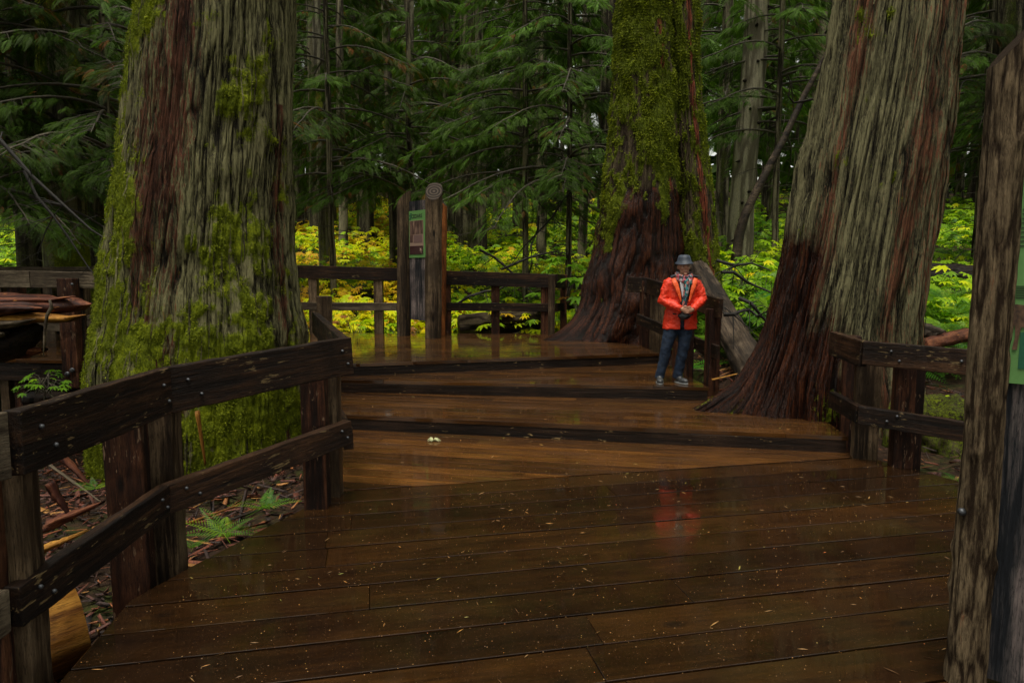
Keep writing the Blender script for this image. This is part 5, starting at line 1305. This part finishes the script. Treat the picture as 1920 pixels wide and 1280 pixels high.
for s in (-1, 1):
    b.tube([SH[s], SH[s].lerp(EL[s], .5), EL[s], EL[s].lerp(WR[s], .6), WR[s]], [.05, .043, .036, .03, .024], 12)
def hand(b, w, d, side, over):
    d = d.normalized(); up = v(0, 0, 1); sd = d.cross(up).normalized(); n = sd.cross(d)
    palm = w + d * .045; b.tube([w, w + d * .03, palm, palm + d * .03], [(.018, .022), (.016, .036), (.015, .038), (.012, .034)], 12, sq=tuple(sd * over))
    for k, (ln, o) in enumerate(((.058, .030), (.068, .010), (.064, -.010), (.05, -.029))):
        r0 = palm + d * .02 + up * o; b.tube([r0, r0 + d * ln * .45 - v(0, .004, 0), r0 + d * ln * .75 + v(0, .014, 0), r0 + d * ln * .8 + v(0, .034, 0)], [.0095, .009, .008, .006], 8)
    t0 = w + d * .02 + up * .025; b.tube([t0, t0 + d * .025 + up * .022 - v(0, .008, 0), t0 + d * .055 + up * .018 - v(0, .012, 0)], [.012, .010, .007], 8)
hand(b, WR[-1], v(1, -.12, -.22), -1, 1); hand(b, WR[1] + v(0, .0, .0), v(-1, -.25, -.12), 1, 1)
body = remesh(b.build('body', M_skin, person, True), .0055, 2)
# jeans
M_jean = simple('denim', (.005, .016, .040), .8, 18, .45, bump=.006); b = MB()
b.tube([v(0, 0, .72), v(0, 0, .84), v(0, 0, .95)], [(.10, .15), (.115, .16), (.105, .15)], 20, sq=(0, 1, 0))
for hip, knee, ank in ((v(-.085, 0, .80), v(-.17, -.02, .47), v(-.24, .02, .07)), (v(.085, 0, .80), v(.045, -.03, .47), v(-.008, .02, .07))):
    b.tube([hip + v(0, 0, .05), hip.lerp(knee, .45), knee, knee.lerp(ank, .5), ank + v(0, 0, .02), ank - v(0, 0, .015)], [.102, .089, .072, .064, .062, .064], 16)
displace(remesh(b.build('jeans', M_jean, person, True), .009, 3), .09, .022)
# shoes
M_shoe = simple('shoe_fabric', (.04, .042, .045), .5, 50, .5); M_sole = simple('shoe_sole', (.25, .26, .26), .6)
for cx_, rot in ((-.245, -.15), (.0, .45)):
    Mr = Matrix.Rotation(rot, 4, 'Z'); b = MB(); b.ell((0, 0, .06), (.045, .06, .05)); b.ell((0, -.09, .038), (.046, .085, .038)); b.tube([v(0, .02, .06), v(0, .02, .11)], [.047, .045], 12)
    for i, q in enumerate(b.v): b.v[i] = tuple(Mr @ Vector((q[0], q[1], max(q[2], .012))))
    sh = remesh(b.build('shoe', M_shoe, person, True), .006, 2); sh.location = (cx_, .0, 0)
    b = MB(); n = 20
    b.add([Mr @ Vector((.05 * math.cos(2 * math.pi * k / n) * (1 - .12 * (k > 10)), -.055 + .125 * math.sin(2 * math.pi * k / n), z)) for z in (0, .018) for k in range(n)],
          [tuple(range(n))[::-1], tuple(range(n, 2 * n))] + [(k, (k + 1) % n, n + (k + 1) % n, n + k) for k in range(n)])
    b.build('sole', M_sole, sh); 
# jacket: open shell + sleeves
M_jack = simple('red_jacket', (.66, .030, .004), .55, 9, .12, bump=.004); M_lin = simple('jacket_lining', (.02, .024, .035), .7)
b = MB(); n = 34; rows = [(.70, .135, .225, .0), (.76, .133, .218, .0), (.85, .130, .208, 0), (.96, .125, .195, .01), (1.08, .13, .195, .015), (1.2, .13, .20, .018), (1.28, .118, .19, .02), (1.33, .10, .155, .02), (1.37, .08, .115, .022), (1.405, .07, .085, .025)]
vs = []; fs = []
for j, (z, ry, rx, cx_) in enumerate(rows):
    g = np.interp(z, [.70, .95, 1.1, 1.41], [.12, .10, .34, .85])       # half opening angle
    for sh_ in (0, .016):
        for k in range(n + 1):
            a = -math.pi / 2 + g + (2 * math.pi - 2 * g) * k / n; vs.append((cx_ + (rx - sh_) * math.cos(a) , (ry - sh_) * math.sin(a), z))
m_ = n + 1
for j in range(len(rows) - 1):
    o0 = j * 2 * m_; o1 = (j + 1) * 2 * m_
    for k in range(n):
        fs.append((o0 + k, o0 + k + 1, o1 + k + 1, o1 + k)); fs.append((o0 + m_ + k, o1 + m_ + k, o1 + m_ + k + 1, o0 + m_ + k + 1))
    fs.append((o0, o1, o1 + m_, o0 + m_)); fs.append((o0 + n, o0 + m_ + n, o1 + m_ + n, o1 + n))
for k in range(n):
    fs.append((k, m_ + k, m_ + k + 1, k + 1)); o1 = (len(rows) - 1) * 2 * m_; fs.append((o1 + k, o1 + k + 1, o1 + m_ + k + 1, o1 + m_ + k))
b.add(vs, fs)
for s in (-1, 1):
    sh_, el, wr = SH[s], EL[s], WR[s]
    b.tube([sh_ + v(-s * .03, 0, .015), sh_ + v(s * .01, 0, -.02), sh_.lerp(el, .5) + v(s * .008, 0, 0), el, el.lerp(wr, .3), el.lerp(wr, .65), wr], [.055, .066, .064, .062, .057, .050, .040], 16)
jk = displace(remesh(b.build('jacket', M_jack, person, True), .0095, 3), .05, .020)
displace(jk, .14, .018); displace(jk, .025, .008)
# folded-back front flaps: orange-bright storm flaps and dark lining collar
M_flap = simple('jacket_flap', (.75, .09, .012), .55, 12, .1)
for s in (-1, 1):
    b = MB(); pts = [v(.02 + s * .145, -.085, 1.345), v(.02 + s * .118, -.122, 1.28), v(.02 + s * .085, -.15, 1.18), v(.02 + s * .05, -.155, 1.05)]
    b.tube(pts, [(.012, .03), (.012, .035), (.011, .026), (.009, .01)], 12, sq=(0, -1, 0)); displace(remesh(b.build('front_flap', M_flap, person, True), .007, 2), .05, .01)
    b = MB(); b.tube([v(.025 + s * .075, .02, 1.39), v(.025 + s * .14, -.03, 1.375), v(.025 + s * (.225 if s > 0 else .165), -.035, 1.355)], [(.045, .014), (.05, .012), (.015, .005)], 12, sq=(0, 1, 0)); remesh(b.build('collar', M_lin, person, True), .006, 1)
# dark vest and white shirt wedge
M_vest = simple('black_vest', (.012, .013, .015), .35, 30, .5); b = MB()
b.tube([v(0, -.02, .80), v(.005, -.02, 1.0), v(.015, -.025, 1.2), v(.02, -.02, 1.33)], [(.105, .13), (.105, .13), (.10, .14), (.08, .10)], 18, sq=(0, 1, 0)); remesh(b.build('vest', M_vest, person, True), .009, 2)
M_white = simple('white_shirt', (.62, .62, .66), .7); b = MB()
b.add([v(-.045, -.135, 1.30), v(.0, -.14, 1.30), v(.0, -.14, 1.13), v(-.012, -.138, 1.11), v(-.045, -.12, 1.30), v(.0, -.12, 1.30), v(.0, -.12, 1.13), v(-.012, -.12, 1.11)], [(0, 3, 2, 1), (4, 5, 6, 7), (0, 4, 7, 3), (1, 2, 6, 5), (0, 1, 5, 4), (3, 7, 6, 2)]); b.build('shirt', M_white, person)
def scarf_mat():
    t = NT('patterned_scarf'); c = t.coord((1, 1, .5), rand=False); vo = t.n('ShaderNodeTexVoronoi'); vo.inputs['Scale'].default_value = 42; t.l(c, vo.inputs['Vector'])
    sx = t.n('ShaderNodeSeparateColor'); t.l(vo.outputs['Color'], sx.inputs[0])
    col = t.ramp(sx.outputs[0], [(0, (.02, .02, .03)), (.28, (.03, .03, .05)), (.3, (.30, .05, .07)), (.5, (.45, .10, .06)), (.52, (.03, .18, .20)), (.68, (.05, .09, .14)), (.7, (.32, .27, .28)), (.82, (.35, .12, .10)), (1, (.02, .02, .02))], 'CONSTANT')
    return t.set(Base_Color=col, Roughness=.8)
M_scarf = scarf_mat(); b = MB()
ring = [v(.03 + .085 * math.sin(a), -.03 - .075 * math.cos(a), 1.385 - .035 * math.cos(a)) for a in np.linspace(0, 2 * math.pi, 18)]
b.tube(ring, [.034] * 18, 10); ring = [v(.03 + .075 * math.sin(a), -.05 - .085 * math.cos(a), 1.345 - .04 * math.cos(a)) for a in np.linspace(-1.9, 1.9, 14)]; b.tube(ring, [.032] * 14, 10)
b.ell((.065, -.135, 1.30), (.05, .035, .05)); b.tube([v(.05, -.145, 1.30), v(.03, -.165, 1.2), v(.015, -.165, 1.1), v(.012, -.165, .99)], [(.016, .03), (.016, .036), (.014, .034), (.012, .036)], 12, sq=(0, -1, 0))
displace(remesh(b.build('scarf', M_scarf, person, True), .006, 2), .03, .012)
# pouch, hat, hair, sunglasses
M_blk = simple('black_nylon', (.01, .01, .012), .35, 30, .4); b = MB(); b.ell((.01, -.165, .875), (.085, .055, .045)); b.tube([v(-.12, -.1, .90), v(.01, -.12, .88), v(.14, -.1, .89)], [.012] * 3, 8); displace(remesh(b.build('waist_pouch', M_blk, person, True), .006, 2), .05, .012)
M_hat = simple('grey_hat', (.028, .038, .058), .6, 14, .35, bump=.004); b = MB(); n = 32
prof = [(.0, 1.640), (.055, 1.642), (.080, 1.634), (.092, 1.60), (.100, 1.565), (.106, 1.556), (.130, 1.524), (.132, 1.519), (.126, 1.521), (.102, 1.549), (.09, 1.560)]
vs = []; fs = []
for j, (r_, z) in enumerate(prof):
    for k in range(n):
        a = 2 * math.pi * k / n; w_ = max(0, r_ - .1) * .55
        dz = w_ * (math.cos(a * 2 + .6) * .55 + .25 * math.sin(a * 3)) + w_ * .3 * (1 if math.sin(a) < 0 else 0); vs.append((HX + r_ * .88 * math.cos(a), -.005 + r_ * 1.08 * math.sin(a), z + dz - .0))
for j in range(len(prof) - 1):
    for k in range(n): k2 = (k + 1) % n; fs.append((j * n + k, (j + 1) * n + k, (j + 1) * n + k2, j * n + k2))
b.add(vs, fs); displace(b.build('hat', M_hat, person, True), .05, .008)
M_hair = simple('dark_hair', (.02, .013, .009), .6); b = MB(); b.ell((HX, .025, HZ + .03), (.085, .085, .085)); 
for s in (-1, 1): b.ell((HX + s * .078, .03, HZ - .01), (.016, .035, .05))
remesh(b.build('hair', M_hair, person, True), .007, 1)
M_eye = simple('eye_white', (.45, .42, .38), .3); M_iris = simple('iris', (.02, .012, .008), .2); M_brow = simple('eyebrow', (.05, .03, .02), .8)
for s_ in (-1, 1):
    b = MB(); b.ell((HX + s_ * .030, -.086, HZ + .022), (.013, .007, .007)); e = b.build('eye', M_eye, person, True)
    b = MB(); b.ell((HX + s_ * .030, -.0925, HZ + .022), (.006, .003, .006)); b.build('iris', M_iris, e, True)
    b = MB(); b.tube([v(HX + s_ * .015, -.098, HZ + .038), v(HX + s_ * .03, -.097, HZ + .043), v(HX + s_ * .047, -.088, HZ + .038)], [.003, .004, .003], 6); b.build('eyebrow', M_brow, person, True)
M_lip = simple('lips', (.28, .09, .07), .5); b = MB(); b.tube([v(HX - .022, -.091, HZ - .046), v(HX, -.0995, HZ - .045), v(HX + .022, -.091, HZ - .046)], [.003, .006, .003], 8); b.build('mouth', M_lip, person, True)
